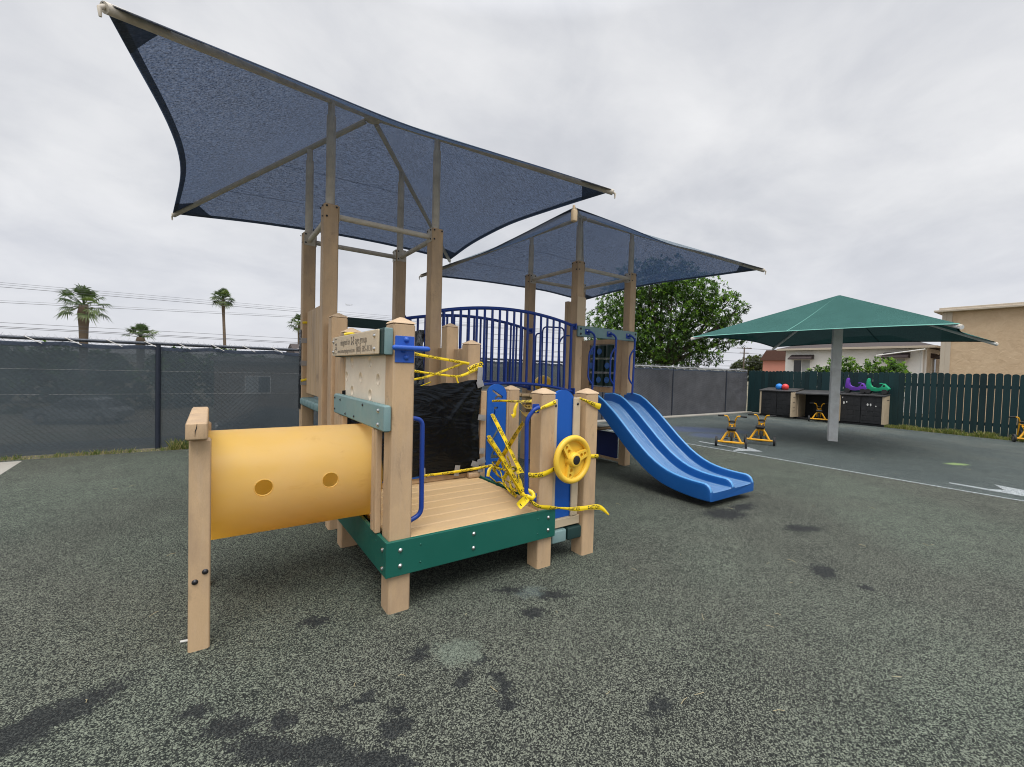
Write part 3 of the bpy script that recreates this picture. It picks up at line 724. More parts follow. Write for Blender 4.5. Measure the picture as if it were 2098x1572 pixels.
NH = Vector((-.36, -.92, .12)).normalized()
def tape(label, pts, w=.045, nh=NH, twist=0.0, phase=0.0, text=True, fold=0.0, wob=.15, parent=None, n=9):
    """a strip of plastic caution tape along a path; the letters follow the strip"""
    P = catmull(pts, n) if len(pts) > 2 else [Vector(pts[0]).lerp(Vector(pts[1]), k/14)-Vector((0, 0, .018))*math.sin(math.pi*k/14) for k in range(15)]
    acc = [0]
    for i in range(1, len(P)): acc.append(acc[-1]+(P[i]-P[i-1]).length)
    L = acc[-1]; ws = [q*.74 for q in (w if isinstance(w, (list, tuple)) else [w]*2)]
    fr = []
    for i, p in enumerate(P):
        T = (P[min(i+1, len(P)-1)]-P[max(i-1, 0)]).normalized(); S = nh.cross(T).normalized()
        tt = acc[i]/max(L, 1e-6)
        a = twist*tt+phase+wob*math.sin(tt*7+phase*3); Nn = T.cross(S)*-1
        if Nn.dot(nh) < 0: Nn = -Nn
        S2 = S*math.cos(a)+Nn*math.sin(a); N2 = T.cross(S2)
        if a % (2*math.pi) < math.pi/2 or a % (2*math.pi) > 1.5*math.pi:
            if N2.dot(nh) < 0: N2 = -N2
        u = tt*(len(ws)-1); k = min(int(u), len(ws)-2); fr.append((p, S2, N2, ws[k]+(ws[k+1]-ws[k])*(u-k)))
    def at(d, y, off):
        d = min(max(d, 0), L*.9999); i = 0
        while i < len(acc)-2 and acc[i+1] < d: i += 1
        t_ = (d-acc[i])/max(acc[i+1]-acc[i], 1e-6); A, C = fr[i], fr[i+1]
        c = A[0].lerp(C[0], t_); s_ = A[1].lerp(C[1], t_); n_ = A[2].lerp(C[2], t_); ww = A[3]+(C[3]-A[3])*t_
        return c+s_*(y*ww)+n_*(off+.004*math.cos(y*5)*1.0)
    b = B(); m = max(10, int(L/.02)); b.grid(lambda s, q: at(s*L, q-.5, 0), m, 4)
    if text:
        me = text_mesh('CAUTION', .03); wd = max(v.co.x for v in me.vertices); hh = (sum(ws)/len(ws))*.72/.7; step = wd*hh*1.45+.03; d0 = .01+(.05*(phase % 1)); any_ = False; bb = b; b.mi = 1
        while d0 < L-.02:
            frac = min(1, (L-.01-d0)/(wd*hh))
            def f(co):
                return at(d0+co.x*hh, (co.y/.7-.5)*.70, .0016)
            vs = [bb.bm.verts.new(f(v.co)) for v in me.vertices]
            for p in me.polygons:
                if max(d0+me.vertices[i].co.x*hh for i in p.vertices) < L-.004: bb.face([vs[i] for i in p.vertices]); any_ = True
            d0 += step
        loose = [v for v in bb.bm.verts if not v.link_faces]; bmesh.ops.delete(bb.bm, geom=loose, context='VERTS')
    o = b.obj('caution_tape', [m_tape, m_tapeink], smooth=80, recalc=False); tag(o, label, 'caution tape', 'yellow caution tape strips')
    return o
tape('upper caution tape strung from the sign wall to the post left of the bridge', [(.02, 1.05, 1.70), (.5, 1.05, 1.63), (1.01, 1.06, 1.565), (1.08, 1.06, 1.555)], .036, wob=.3)
tape('sagging caution tape looped across above the black sheet to the taped post', [(.02, 1.04, 1.54), (.5, 1.04, 1.475), (.9, 1.04, 1.435), (1.0, 1.04, 1.445), (1.12, 1.05, 1.49), (1.225, 1.06, 1.535)], [.042, .04, .024, .03, .045], wob=.25)
tape('rising caution tape crossing behind the sagging one above the black sheet', [(.1, 1.09, 1.31), (.5, 1.09, 1.39), (.69, 1.09, 1.435), (1.03, 1.075, 1.56)], [.02, .024, .032, .026], wob=.4)
tape('short loose caution tape end hanging from the sagging loop', [(.93, 1.04, 1.437), (.94, 1.035, 1.40), (.95, 1.03, 1.37)], .02, text=False)
tape('caution tape wrapped round the post with silver duct tape', [(1.075, 1.07, 1.50), (1.14, 1.068, 1.535), (1.226, 1.07, 1.56), (1.226, 1.2, 1.57)], .05)
tape('thin caution tape below the rising strip beside the near post', [(.45, 1.09, 1.285), (.62, 1.09, 1.345), (.70, 1.09, 1.375)], .014, text=False)
tape('level caution tape from the cut-out arch panel to the post by the wheel', [(1.36, 1.075, 1.19), (1.38, .9, 1.205), (1.36, .7, 1.215), (1.14, .075, 1.275)], [.03, .03, .05, .06])
tape('second level caution tape just under the first behind the wheel post', [(1.66, 1.0, 1.175), (1.1, .09, 1.225)], .045)
tape('third level caution tape lowest of those behind the wheel post', [(1.66, 1.0, 1.09), (1.1, .09, 1.165)], .05, text=False)
tape('short hanging caution tape tail beside the capped post of the arch panel', [(1.585, .95, 1.18), (1.55, .94, 1.12), (1.54, .93, 1.06), (1.50, .92, 1.045)], [.03, .04, .045, .06], text=False)
tape('diagonal caution tape falling right from the arch panel cut-out', [(1.365, 1.075, 1.06), (1.19, .55, .868), (.962, .0, .735)], .05)
tape('diagonal caution tape rising right to the top of the right grab rail', [(.945, -.02, 1.12), (1.18, .5, .845), (1.345, 1.0, .495)], [.04, .055, .055, .045], nh=Vector((-.6, -.75, .3)), wob=0)
tape('lower diagonal caution tape falling from the arch panel to the rail foot', [(1.325, 1.07, .845), (1.19, .6, .715), (.98, 0, .595)], .05)
tape('caution tape slanting close beside the lower diagonal strip', [(1.32, 1.075, .81), (1.21, .62, .68), (.985, .02, .56)], .04, text=False, phase=.4)
tape('low caution tape running along the foot of the black sheet', [(.60, 1.045, .525), (.84, 1.04, .525), (1.07, 1.03, .535), (1.23, 1.0, .55), (1.33, .99, .56)], .034)
tape('drooping caution tape end by the foot of the arch panel', [(1.33, .985, .56), (1.29, .98, .52), (1.262, .96, .462)], [.02, .05, .04], text=False)
tape('crumpled caution tape running low along the deck edge to the rail foot', [(1.33, 1.0, .555), (1.28, .8, .50), (1.2, .5, .515), (1.10, .3, .53), (1.0, .03, .565)], [.03, .045, .02, .06, .035], wob=.9, twist=1.5)
tape('crumpled caution tape crossing just above the deck edge', [(1.36, .78, .545), (1.30, .6, .50), (1.19, .4, .55), (1.01, .02, .585)], [.03, .05, .05, .03], phase=.5, wob=.8)
tape('limp caution tape loop low against the arch panel posts', [(1.36, 1.02, .53), (1.5, .9, .50), (1.52, .85, .53), (1.36, .7, .59), (1.30, .75, .48)], [.03, .04, .03, .05], wob=.6)
tape('caution tape wound round the foot of the right grab rail', [(.93, -.05, .60), (.945, -.1, .585), (.985, -.115, .57), (1.0, -.09, .60), (.97, -.055, .62)], .04, text=False)
tape('large caution tape flap hanging from the rail foot with one letter', [(.985, -.09, .582), (.935, -.105, .575), (.88, -.12, .555), (.845, -.125, .535)], [.03, .07, .08, .07], text=True, wob=0, phase=3.14)
tape('long caution tape trailing from the rail foot past the wheel panel to a loose end', [(.96, -.09, .58), (1.01, -.118, .515), (1.12, -.118, .48), (1.28, -.10, .445), (1.43, -.1, .415), (1.62, -.1, .40), (1.7, -.12, .385), (1.75, -.16, .33)], [.03, .035, .05, .02, .03, .05, .045, .06, .015], wob=.25)
tape('caution tape round the wheel post running behind the yellow wheel', [(.945, -.085, .742), (1.03, -.085, .727), (1.12, -.085, .732), (1.25, -.1, .78), (1.40, -.1, .83), (1.57, -.085, .822), (1.685, -.08, .81)], [.045, .052, .04, .03, .035, .045])
tape('caution tape from the rail top up across the wheel post to the arch strip', [(.985, -.11, 1.205), (1.09, -.085, 1.238), (1.2, -.085, 1.272)], [.022, .03, .045])
tape('caution tape tied across the corner of the post right of the wheel', [(1.48, -.05, 1.295), (1.56, -.085, 1.262), (1.686, -.085, 1.222)], [.02, .04, .07])
tape('small caution tape knot high on the far left tall post', [(-.072, 3.06, 2.0), (-.02, 3.058, 2.005), (.05, 3.06, 1.99)], .035, text=False)
tape('small caution tape knot low on the far left tall post', [(-.08, 3.06, 1.31), (-.02, 3.055, 1.33), (.03, 3.06, 1.36)], .035, text=False)
tape('short caution tape showing behind the edge of the holed panel', [(-.015, 1.13, 1.37), (-.01, 1.17, 1.32), (-.01, 1.18, 1.26)], .055, text=True, nh=Vector((-1, -.3, .1)))
tape('caution tape knot behind the left end of the sign plate', [(-.075, 1.07, 1.755), (-.02, 1.06, 1.765), (.05, 1.06, 1.75)], .035, text=False)

g_ = random.Random(19)
for k, (lb, p0, p1) in enumerate((('loose caution tape strip slumped against the foot of the second arch panel', (1.30, .95, .60), (1.16, .45, .475)), ('crossing caution tape strip low between the arch panel and rail foot', (1.36, .62, .66), (1.02, .08, .50)), ('kinked caution tape strip lying on the deck edge near the arch panel', (1.25, .9, .475), (1.10, .25, .468)), ('thin caution tape strip drooping from the crossed diagonals to the deck edge', (1.20, .55, .74), (1.13, .32, .475)), ('short twisted caution tape strip beside the lower diagonal near its middle', (1.22, .66, .66), (1.06, .16, .60)))):
    a_, c_ = Vector(p0), Vector(p1); pts = [a_]+[a_.lerp(c_, q)+Vector((g_.uniform(-.03, .03), g_.uniform(-.03, .03), g_.uniform(-.03, .035))) for q in (.25, .5, .75)]+[c_]
    tape(lb, pts, [g_.uniform(.02, .045) for _ in range(5)], wob=1.1, twist=g_.uniform(-1.2, 1.2), phase=g_.uniform(0, .6))
# ------------------------------------------------------------------ chain-link fence with windscreen
m_rail = M('galvanised rail', (.42, .43, .45), .42, .1, 10, metal=.55, bump=.05)
m_coat = M('dark coated wire', (.055, .062, .07), .5, .1, 10, metal=.0, bump=0)
m_wire = M('galvanised wire', (.40, .41, .42), .45, .1, 10, metal=.5, bump=0)
m_dpost = M('dark wrapped post', (.018, .024, .04), .5, .1, 8)
m_drail = M('dark painted rail', (.05, .058, .075), .3, .1, 10, metal=.3, bump=.05)
m_tie = M('pale plastic tie', (.75, .72, .68), .5, bump=0)
FY, FX0, FX1, FH = 6.95, -9.0, 18.15, 1.80
fence = thing('chain_link_fence', 'long chain link fence hung with dark privacy mesh behind the playground', 'fence', (4.5, FY, 0))
b = B(); b.cyl((FX0, FY+.02, FH-.01), (7.9, FY+.02, FH-.01), .027, 12); b.obj('top_rail', m_drail, fence)
b = B(); b.cyl((7.9, FY+.02, FH-.01), (FX1, FY+.02, FH-.01), .027, 12); b.obj('top_rail', m_rail, fence)
px = -1.70-3.63*2
while px < FX1:
    b = B(); b.cyl((px, FY-.02, -.03), (px, FY-.02, FH-.03), .036 if px < 9 else .022, 12); b.obj('fence_post', m_dpost, fence); px += 3.63
def screen(x0, x1, mt):
    b = B()
    def f(s, q):
        x = x0+(x1-x0)*s; z = 1.74-1.735*q-.03*(q < .01)*abs(math.sin(x*3.3))
        return Vector((x, FY-.004+.020*fbm(x, z, .9)+.010*fbm(x*.6, z*2.2+5, 2.0)+.018*math.sin(math.pi*q)*math.sin(x*1.7), z))
    b.grid(f, int((x1-x0)*7), 16); o = b.obj('privacy_mesh', mt, fence, smooth=180)
    h = B(); h.grid(lambda s, q: f(s, 0)+Vector((0, -.004, .02-.06*q)), int((x1-x0)*7), 1); h.obj('hem', m_hem, o)
    for z in (1.32, .93):
        h = B(); h.grid(lambda s, q: f(s, (1.74-z)/1.735)+Vector((0, -.003, .004*q)), int((x1-x0)*7), 1); h.obj('seam', m_wire if x0 < 0 else m_screen2, o)
screen(FX0, 7.9, m_screen); screen(7.91, FX1, m_screen2)
b = B(); sp = .078; x = FX0-1.8
def link_wire(b, x0, z0, x1, z1, y, r=.0016):
    b.tube([(x0, y, z0), (x1, y, z1)], r, 3, cap=False)
H2 = 1.83
while x < FX1:
    for d in (1, -1):
        xa, xb = (x, x+1.78) if d > 0 else (x+1.78, x)
        za, zb = .05, H2
        A, C = (xa, za), (xb, zb)
        if A[0] > C[0]: A, C = C, A
        lo, hi = max(A[0], FX0), min(C[0], FX1)
        if hi > lo+.02:
            g = lambda xx: A[1]+(C[1]-A[1])*(xx-A[0])/(C[0]-A[0])
            link_wire(b, lo, g(lo), hi, g(hi), FY-.028-.003*d)
    x += sp
b.obj('chain_link', m_coat, fence)
b = B(); x = FX0; k = 0
while x < FX1:       # twisted wire ends standing above the rail
    s = 1 if k % 2 else -1
    if x < 7.9 and k % 3: x += sp*.5; k += 1; continue
    b.tube([(x, FY, H2-.05), (x+.012*s, FY+.004, H2+.005), (x+.03*s, FY-.004*s, H2+.035)], .0028 if x > 7.9 else .0016, 3); x += sp*.5; k += 1
b.obj('wire_tips', m_wire, fence)
x = FX0+.2
while x < FX1:
    b = B(); b.tube([(x, FY+.045, FH+.012), (x+.02, FY-.012, FH+.016), (x+.11, FY-.045, FH-.03), (x+.21, FY-.04, FH-.085)], .006, 5); b.obj('tie', m_tie, fence); x += .43+.06*rng.random()

# ------------------------------------------------------------------ wooden fence along the right
m_fence = M('dark teal painted boards', (.006, .028, .032), .65, .1, 3, .06, 60, .35, 90, .03, dirt=(.014, .05, .052), da=.5, ds=2.5, stretch=(1, 1, .2), isl=.28)
wf = thing('wooden_fence', 'dark teal wooden picket fence with rounded board tops', 'fence', (17.7, 2.5, 0))
fa, fb = Vector((18.2, 6.9, 0)), Vector((16.75, -4.2, 0)); fd = (fb-fa); FLn = fd.length; fd.normalize(); fn = Vector((fd.y, -fd.x, 0))
b = B(); s = 0.0; k = 0
while s < FLn:
    wd = .138; zt = 1.79+.018*rng.random()+ .012*math.sin(k*.8); gap = .005 if s < 5.2 and (k % 6) else .010+.010*rng.random(); o0 = .004*rng.random(); tl = (rng.random()-.5)*.012
    poly = [(0, .02), (wd, .02), (wd+tl, zt-.05)]+[(wd/2+tl+wd/2*math.cos(a_), zt-.05+.05*math.sin(a_)) for a_ in [math.pi*q/6 for q in range(1, 6)]]+[(tl, zt-.05)]
    b.prism(poly, lambda X, Y, h: fa+fd*(s+X)+fn*(h+o0)+Vector((0, 0, Y)), 0, .018); s += wd+gap; k += 1
b.obj('boards', m_fence, wf, smooth=20)
for z in (.35, 1.42):
    b = B(); b.prism([(0, z-.045), (FLn, z-.045), (FLn, z+.045), (0, z+.045)], lambda X, Y, h: fa+fd*X+fn*h+Vector((0, 0, Y)), -.045, -.004); b.obj('fence_rail', m_fence, wf)
if fn.x > 0: pass

# ------------------------------------------------------------------ green umbrella
m_white = M('white painted steel', (.74, .75, .74), .45, .06, 5, .03, 80, .08, 90, 0, dirt=(.38, .36, .32), da=.4, ds=4)
ux, uy = 11.6, 1.56
um = thing('shade_umbrella', 'large square green shade canopy on one thick white pole', 'umbrella', (ux, uy, 0))
b = B(); b.box(ux-.095, ux+.095, uy-.095, uy+.095, -.05, 3.36, .012, M=Matrix.Translation((ux, uy, 0)) @ Matrix.Rotation(R(28), 4, 'Z') @ Matrix.Translation((-ux, -uy, 0))); up = b.obj('pole', m_white, um)
UC = [Vector(c) for c in ((9.12, 3.86, 2.49), (9.30, -.92, 2.49), (14.08, -.74, 2.49), (13.90, 4.04, 2.49))]; UP = Vector((ux, uy, 3.57))
def upt(k, s, t, off=0):
    a, d = UC[k % 4], UC[(k+1) % 4]; e = a.lerp(d, s); q = 4*s*(1-s); inw = Vector((ux-e.x, uy-e.y, 0)).normalized()
    e = e+inw*(.26*q)+Vector((0, 0, .05*q)); p = UP.lerp(e, t); return p+Vector((0, 0, -.05*q*math.sin(math.pi*t)*t+off))
b = B()
for k in range(4): b.grid(lambda s, t: upt(k, s, .01+.99*t), 20, 14)
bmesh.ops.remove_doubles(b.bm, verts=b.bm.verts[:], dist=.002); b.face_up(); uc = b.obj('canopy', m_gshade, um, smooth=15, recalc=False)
m_gseam = M('pale green seam', (.10, .30, .25), .6)
for k in range(4):
    b = B(); d = (UC[k]-UP); b.tube([UP+d*.04+Vector((0, 0, -.06)), UP+d*1.01+Vector((0, 0, -.05))], .035, 10); b.obj('rib', m_white, um)
    b = B(); b.grid(lambda s, q: upt(k, s, .985+.02*q, .004), 20, 1); b.obj('hem', m_gseam, uc)
    b = B(); b.grid(lambda s, q: upt(k, .42+.006*q, s, .004), 14, 1); b.obj('seam', m_gseam, uc)
    e = UC[k]+Vector((0, 0, -.04)); dn = (UC[k]-UP).normalized(); b = B(); b.cyl(e-dn*.02, e+dn*.03, .037, 10); b.obj('rib_cap', m_pipe, um)

# ------------------------------------------------------------------ tricycles
m_ty = M('yellow painted tube', (.80, .40, .02), .35, .05, 10, .03, 80, .04)
m_tyre = M('grey black tyre', (.03, .03, .032), .7, .15, 12)
m_hub = M('grey wheel hub', (.12, .12, .12), .5)
def trike(label):
    t_ = thing('tricycle', label, 'tricycle', (0, 0, 0), 'yellow tricycles')
    b = B(); b.cyl((0, -.255, .105), (0, .255, .105), .0225, 12); b.obj('axle', m_ty, t_)
    b = B(); b.tube(fillet([(0, -.19, .115), (.05, -.07, .335), (.05, .07, .335), (0, .19, .115)], .09), .0215, 10)
    b.tube(fillet([(.055, 0, .335), (.30, 0, .30), (.50, 0, .40)], .1), .021, 10); b.obj('frame', m_ty, t_)
    b = B(); b.box(-.06, .17, -.09, .09, .355, .425, .02); b.obj('seat', m_black, t_)
    b = B()
    for s in (-1, 1):
        b.tube(fillet([(.60, s*.052, .14), (.53, s*.052, .40), (.49, s*.055, .52), (.44, s*.10, .63), (.42, s*.17, .635)], .08), .0165, 10)
    b.cyl((.51, -.052, .43), (.51, .052, .43), .014, 8); h = b.obj('handlebar', m_ty, t_)
    b = B(); b.cyl((.495, -.066, .505), (.495, .066, .505), .026, 10); b.obj('pad', m_black, h)
    for s in (-1, 1): b = B(); b.cyl((.42, s*.16, .635), (.405, s*.285, .63), .020, 10); b.obj('grip', m_black, h)
    for (x, y, r, w) in ((0, -.285, .105, .045), (0, .285, .105, .045), (.60, 0, .145, .042)):
        Mx = Matrix.Translation((x, y, r)) @ Matrix.Rotation(R(90), 4, 'X'); b = B()
        b.lathe([(r*.6, -w/2), (r*.92, -w/2), (r, -w/4), (r, w/4), (r*.92, w/2), (r*.6, w/2)], 26, Mx, closed=True); wh = b.obj('wheel', m_tyre, t_)
        b = B(); b.lathe([(r*.6, -w*.4), (r*.25, -w*.55), (r*.25, w*.55), (r*.6, w*.4)], 20, Mx); b.obj('hub', m_hub, wh)
    b = B(); b.cyl((.60, -.11, .145), (.60, .11, .145), .009, 8)
    for s in (-1, 1): b.box(.60-.03, .60+.03, s*.11-.035, s*.11+.035, .145-.05-.012, .145-.05+.012, .005)
    b.obj('pedals', m_black, t_)
    return t_
tr0 = trike('yellow tricycle left of the pair, nearer the white line and arrow')
tr_spots = [((8.15, 2.24, 0), 27, None), ((9.14, 2.12, 0), 22, 'yellow tricycle right of the pair, nearer the umbrella pole'),
            ((16.55, 3.62, 0), 20, 'yellow tricycle parked in the open middle shed behind the umbrella pole'), ((16.45, -1.16, 0), 22, 'yellow tricycle at the right edge in front of the wooden fence')]
for loc, rz, lb in tr_spots[1:]:
    c = dup_tree(tr0); c.location = loc; c.rotation_euler.z = R(rz); c['label'] = lb
tr0.location = tr_spots[0][0]; tr0.rotation_euler.z = R(tr_spots[0][1])

# ------------------------------------------------------------------ resin sheds, balls, ride-on toys
m_sblack = M('black resin shed wall', (.016, .017, .019), .6, .15, 6, .08, 60, .4, 40, .05, dirt=(.05, .05, .055), da=.3, ds=4)
m_slid = M('dark grey resin lid', (.04, .04, .042), .55, .15, 6, .06, 60, .2, 60, dirt=(.12, .11, .10), da=.4)
m_scream = M('cream resin panel', (.52, .42, .29), .55, .06, 6, .04, 60, .1, 60, dirt=(.3, .24, .17), da=.3)
SX = 17.05
def shed(y1, y0, label, door_open=False, lid_z=0.0, ov=.07, tilt=0.0):
    s = thing('storage_shed', label, 'shed', (SX+.37, (y0+y1)/2, 0), 'storage sheds along the wooden fence'); d = .72; hh = 1.0
    b = B(); b.box(SX+.0, SX+d, y0, y1, .0, .07, .015); b.obj('base', m_sblack, s)
    b = B(); b.box(SX+d-.04, SX+d, y0+.03, y1-.03, .07, hh+.02, .01); b.obj('back_wall', m_sblack, s)
    for y in (y0, y1-.04):
        b = B(); b.prism([(SX+.02, .071), (SX+d-.041, .071), (SX+d-.041, hh+.06), (SX+.02, hh-.01)], lambda X, Y, h: Vector((X, h, Y)), y+.003, y+.037); sw = b.obj('side_wall', m_scream, s)
        b = B(); b.box(SX+.2, SX+.45, y-.001 if y == y0 else y+.038, y+.003 if y == y0 else y+.042, .86, .875, .001); b.obj('hand_slot', m_sblack, sw)
    mid = (y0+y1)/2
    for (ya, yb, hinge) in ((mid+.004, y1-.07, y1), (y0+.07, mid-.004, y0)):
        if not door_open:
            b = B(); b.box(SX-.03, SX+.015, ya, yb, .075, hh-.02, .012)
            for z in (.24, .40, .56, .72, .86):
                q = ya
                while q < yb-.05:
                    b.box(SX-.036, SX-.029, q+.01, min(q+.17, yb-.01), z-.07, z+.065, .005); q += .18+.03*((z*10) % 1)
            b.obj('door', m_sblack, s)
        else:
            b = B(); yy = hinge-.02 if hinge == y1 else hinge+.02; b.box(SX-.52, SX+.0, yy-.025, yy+.025, .075, hh-.02, .012); dr = b.obj('door', m_scream, s)
            b = B()
            for z in (.30, .42, .62, .80): b.box(SX-.42, SX-.25, yy-.032 if hinge == y1 else yy+.024, yy-.024 if hinge == y1 else yy+.032, z, z+.015, .002)
            b.obj('door_shelf_ribs', m_slid, dr)
    for ya, yb in ((y1-.068, y1-.004), (y0+.004, y0+.068)):
        b = B(); b.box(SX-.035, SX+.018, ya, yb, .075, hh-.015, .008); b.obj('corner_trim', m_scream, s)
    b = B(); b.prism([(SX-ov, hh-.012+lid_z), (SX+d+.02, hh+.062+lid_z+tilt), (SX+d+.02, hh+.095+lid_z+tilt), (SX-ov, hh+.025+lid_z)], lambda X, Y, h: Vector((X, h, Y+(.03*math.sin(9*(h-y0)) if door_open else 0))), y0-.01, y1+.01); b.obj('lid', m_slid, s)
    return s
shed(5.86, 4.60, 'black storage shed nearest the mesh fence with balls on its lid', tilt=.03); shed(4.54, 3.28, 'middle storage shed with its cream doors open behind the umbrella pole', True, -.03, .25, .05); shed(3.22, 1.96, 'black storage shed at the right with two ride-on toys on top')
b = B()
for (y, z, w, h) in ((3.06, .72, .05, .10), (2.98, .75, .04, .06), (2.40, .70, .05, .09), (2.32, .70, .045, .09), (2.18, .66, .03, .05), (3.10, .90, .03, .05)):
    b.ball((SX-.037, y, z), .5, 8, 6, (.008, w, h))
o = b.obj('paint_marks', m_rod, [x for x in bpy.data.objects if x.name.startswith('storage_shed')][-1])
for (y, cc, nm, lb) in ((5.30, (.03, .25, .75), 'blue', 'blue ball on the left shed lid'), (5.08, (.75, .06, .06), 'red', 'red ball on the left shed lid')):
    b = B(); b.ball((SX+.3, y, 1.045+.12), .125, 20, 14); tag(b.obj('play_ball', M(nm+' ball', cc, .35, bump=0), smooth=180), lb, 'ball')
def rider(y, cc, nm, lb):
    m_ = M(nm+' moulded plastic', cc, .4, .05, 8, bump=.05); x0 = SX+.28; zb = 1.075
    t_ = thing('ride_on_toy', lb, 'toy', (x0, y, zb), 'ride-on toys on the right shed')
    prof = [(.26, .09), (.30, .20), (.285, .36), (.275, .46), (.245, .51), (.205, .50), (.195, .42), (.205, .33), (.185, .26), (.13, .205), (.04, .18), (-.06, .18), (-.11, .21), (-.135, .29), (-.165, .345), (-.205, .335), (-.25, .275), (-.30, .225), (-.335, .185), (-.325, .145), (-.26, .10), (-.15, .085), (0, .10), (.15, .085)]
    b = B(); b.prism(prof, lambda X, Y, h: Vector((x0+h, y+X, zb+Y)), -.075, .075); bmesh.ops.bevel(b.bm, geom=b.bm.edges[:], offset=.018, segments=2, affect='EDGES', profile=.6)
    body = b.obj('body', m_, t_, smooth=60)
    b = B(); b.cyl((x0-.08, y-.19, zb+.265), (x0-.074, y-.19, zb+.265), .03, 12); b.obj('eye', m_black, body)
    for yy in (.22, -.215):
        for xx in (-.10, .10): b = B(); b.cyl((x0+xx-.03, y+yy, zb+.075), (x0+xx+.03, y+yy, zb+.075), .075, 18); b.obj('wheel', m_tyre, t_)
    b = B(); b.cyl((x0-.16, y-.10, zb+.34), (x0+.16, y-.10, zb+.34), .014, 8); b.obj('handle', m_, t_)
rider(2.83, (.16, .05, .42), 'purple', 'purple ride-on toy on the right shed'); rider(2.25, (.02, .36, .18), 'green', 'green ride-on toy on the right shed')
# ------------------------------------------------------------------ camera (solved from the photograph)
ST, CT = 0.5725254, 0.8198870; PIT, ROL = 0.0296260, 0.0281427
CAM = Vector((-.956, -2.582, 1.5))
R0 = Vector((CT, -ST, 0)); U0 = Vector((ST*math.sin(PIT), CT*math.sin(PIT), math.cos(PIT))); F0 = Vector((ST*math.cos(PIT), CT*math.cos(PIT), -math.sin(PIT)))
cr, sr = math.cos(ROL), math.sin(ROL); rt = R0*cr+U0*sr; upv = U0*cr-R0*sr
cd = bpy.data.cameras.new('Camera'); cam = bpy.data.objects.new('Camera', cd); col.objects.link(cam)
cam.matrix_world = Matrix(((rt.x, upv.x, -F0.x, CAM.x), (rt.y, upv.y, -F0.y, CAM.y), (rt.z, upv.z, -F0.z, CAM.z), (0, 0, 0, 1)))
cd.sensor_width = 36; cd.lens = 36*883.58/2098; cd.clip_start = .05; cd.clip_end = 6000
sc.camera = cam
def polar(r, d, z=0):      # bearing (tangent from the view axis) and forward distance -> ground point
    return Vector((CAM.x+d*(ST+r*CT), CAM.y+d*(CT-r*ST), z))

# ------------------------------------------------------------------ ground
m_ground = bpy.data.materials.new('rubber granule surfacing'); t = NT(m_ground)
out = node(t, 'ShaderNodeOutputMaterial'); p = node(t, 'ShaderNodeBsdfPrincipled'); lk(t, p.outputs[0], out.inputs[0])
geo = t.nodes.new('ShaderNodeNewGeometry'); pos = geo.outputs['Position']
vo = node(t, 'ShaderNodeTexVoronoi'); vo.inputs['Scale'].default_value = 205; vo.inputs['Randomness'].default_value = 1
wob = node(t, 'ShaderNodeTexNoise'); wob.inputs['Scale'].default_value = 70; wob.inputs['Detail'].default_value = 2; lk(t, pos, wob.inputs['Vector'])
wv = t.nodes.new('ShaderNodeVectorMath'); wv.operation = 'MULTIPLY_ADD'; lk(t, wob.outputs['Color'], wv.inputs[0]); wv.inputs[1].default_value = (.008, .008, .008); lk(t, pos, wv.inputs[2])
lk(t, wv.outputs[0], vo.inputs['Vector'])
sep = t.nodes.new('ShaderNodeSeparateColor'); lk(t, vo.outputs['Color'], sep.inputs[0])
big = noise(t, pos, .55, 5, .6); mid = noise(t, pos, 3.2, 5, .6); clump = noise(t, pos, 24, 3, .6)
r_ = mathn(t, 'ADD', sep.outputs[0], mathn(t, 'MULTIPLY', mathn(t, 'SUBTRACT', mid, .5), .26))
r_ = mathn(t, 'ADD', r_, mathn(t, 'MULTIPLY', mathn(t, 'SUBTRACT', clump, .5), .08))
r_ = mathn(t, 'ADD', r_, mathn(t, 'MULTIPLY', mathn(t, 'SUBTRACT', big, .5), .25))
def gran(a, b_, c): return ramp(t, r_, [(.32, a), (.55, b_), (.90, c)])
gA = gran((.014, .018, .016), (.052, .062, .052), (.205, .235, .18))
gB = gran((.015, .017, .015), (.052, .056, .048), (.19, .205, .16))
gT = gran((.018, .025, .025), (.056, .070, .068), (.160, .190, .18))
tint = ramp(t, noise(t, pos, .38, 3, .5), [(.42, 0.0), (.6, 1.0)])
cur = mixc(t, tint, gA, gB)
sx = t.nodes.new('ShaderNodeSeparateXYZ'); lk(t, pos, sx.inputs[0])
beyond = mathn(t, 'GREATER_THAN', sx.outputs[0], 7.67); cur = mixc(t, beyond, cur, gT)
# worn and stained patches with shapes of their own
nz = node(t, 'ShaderNodeTexNoise'); nz.inputs['Scale'].default_value = 13; nz.inputs['Detail'].default_value = 5; nz.inputs['Roughness'].default_value = .65; lk(t, pos, nz.inputs['Vector'])
pd = t.nodes.new('ShaderNodeVectorMath'); pd.operation = 'MULTIPLY_ADD'; lk(t, nz.outputs['Color'], pd.inputs[0]); pd.inputs[1].default_value = (.24, .24, 0); lk(t, pos, pd.inputs[2])
def ell(x, y, rx, ry, rot):
    mp = t.nodes.new('ShaderNodeMapping'); mp.vector_type = 'TEXTURE'
    mp.inputs['Location'].default_value = (x+.12, y+.12, 0); mp.inputs['Rotation'].default_value = (0, 0, R(rot)); mp.inputs['Scale'].default_value = (rx, ry, 1000)
    lk(t, pd.outputs[0], mp.inputs[0]); ln = t.nodes.new('ShaderNodeVectorMath'); ln.operation = 'LENGTH'; lk(t, mp.outputs[0], ln.inputs[0]); return ln.outputs['Value']
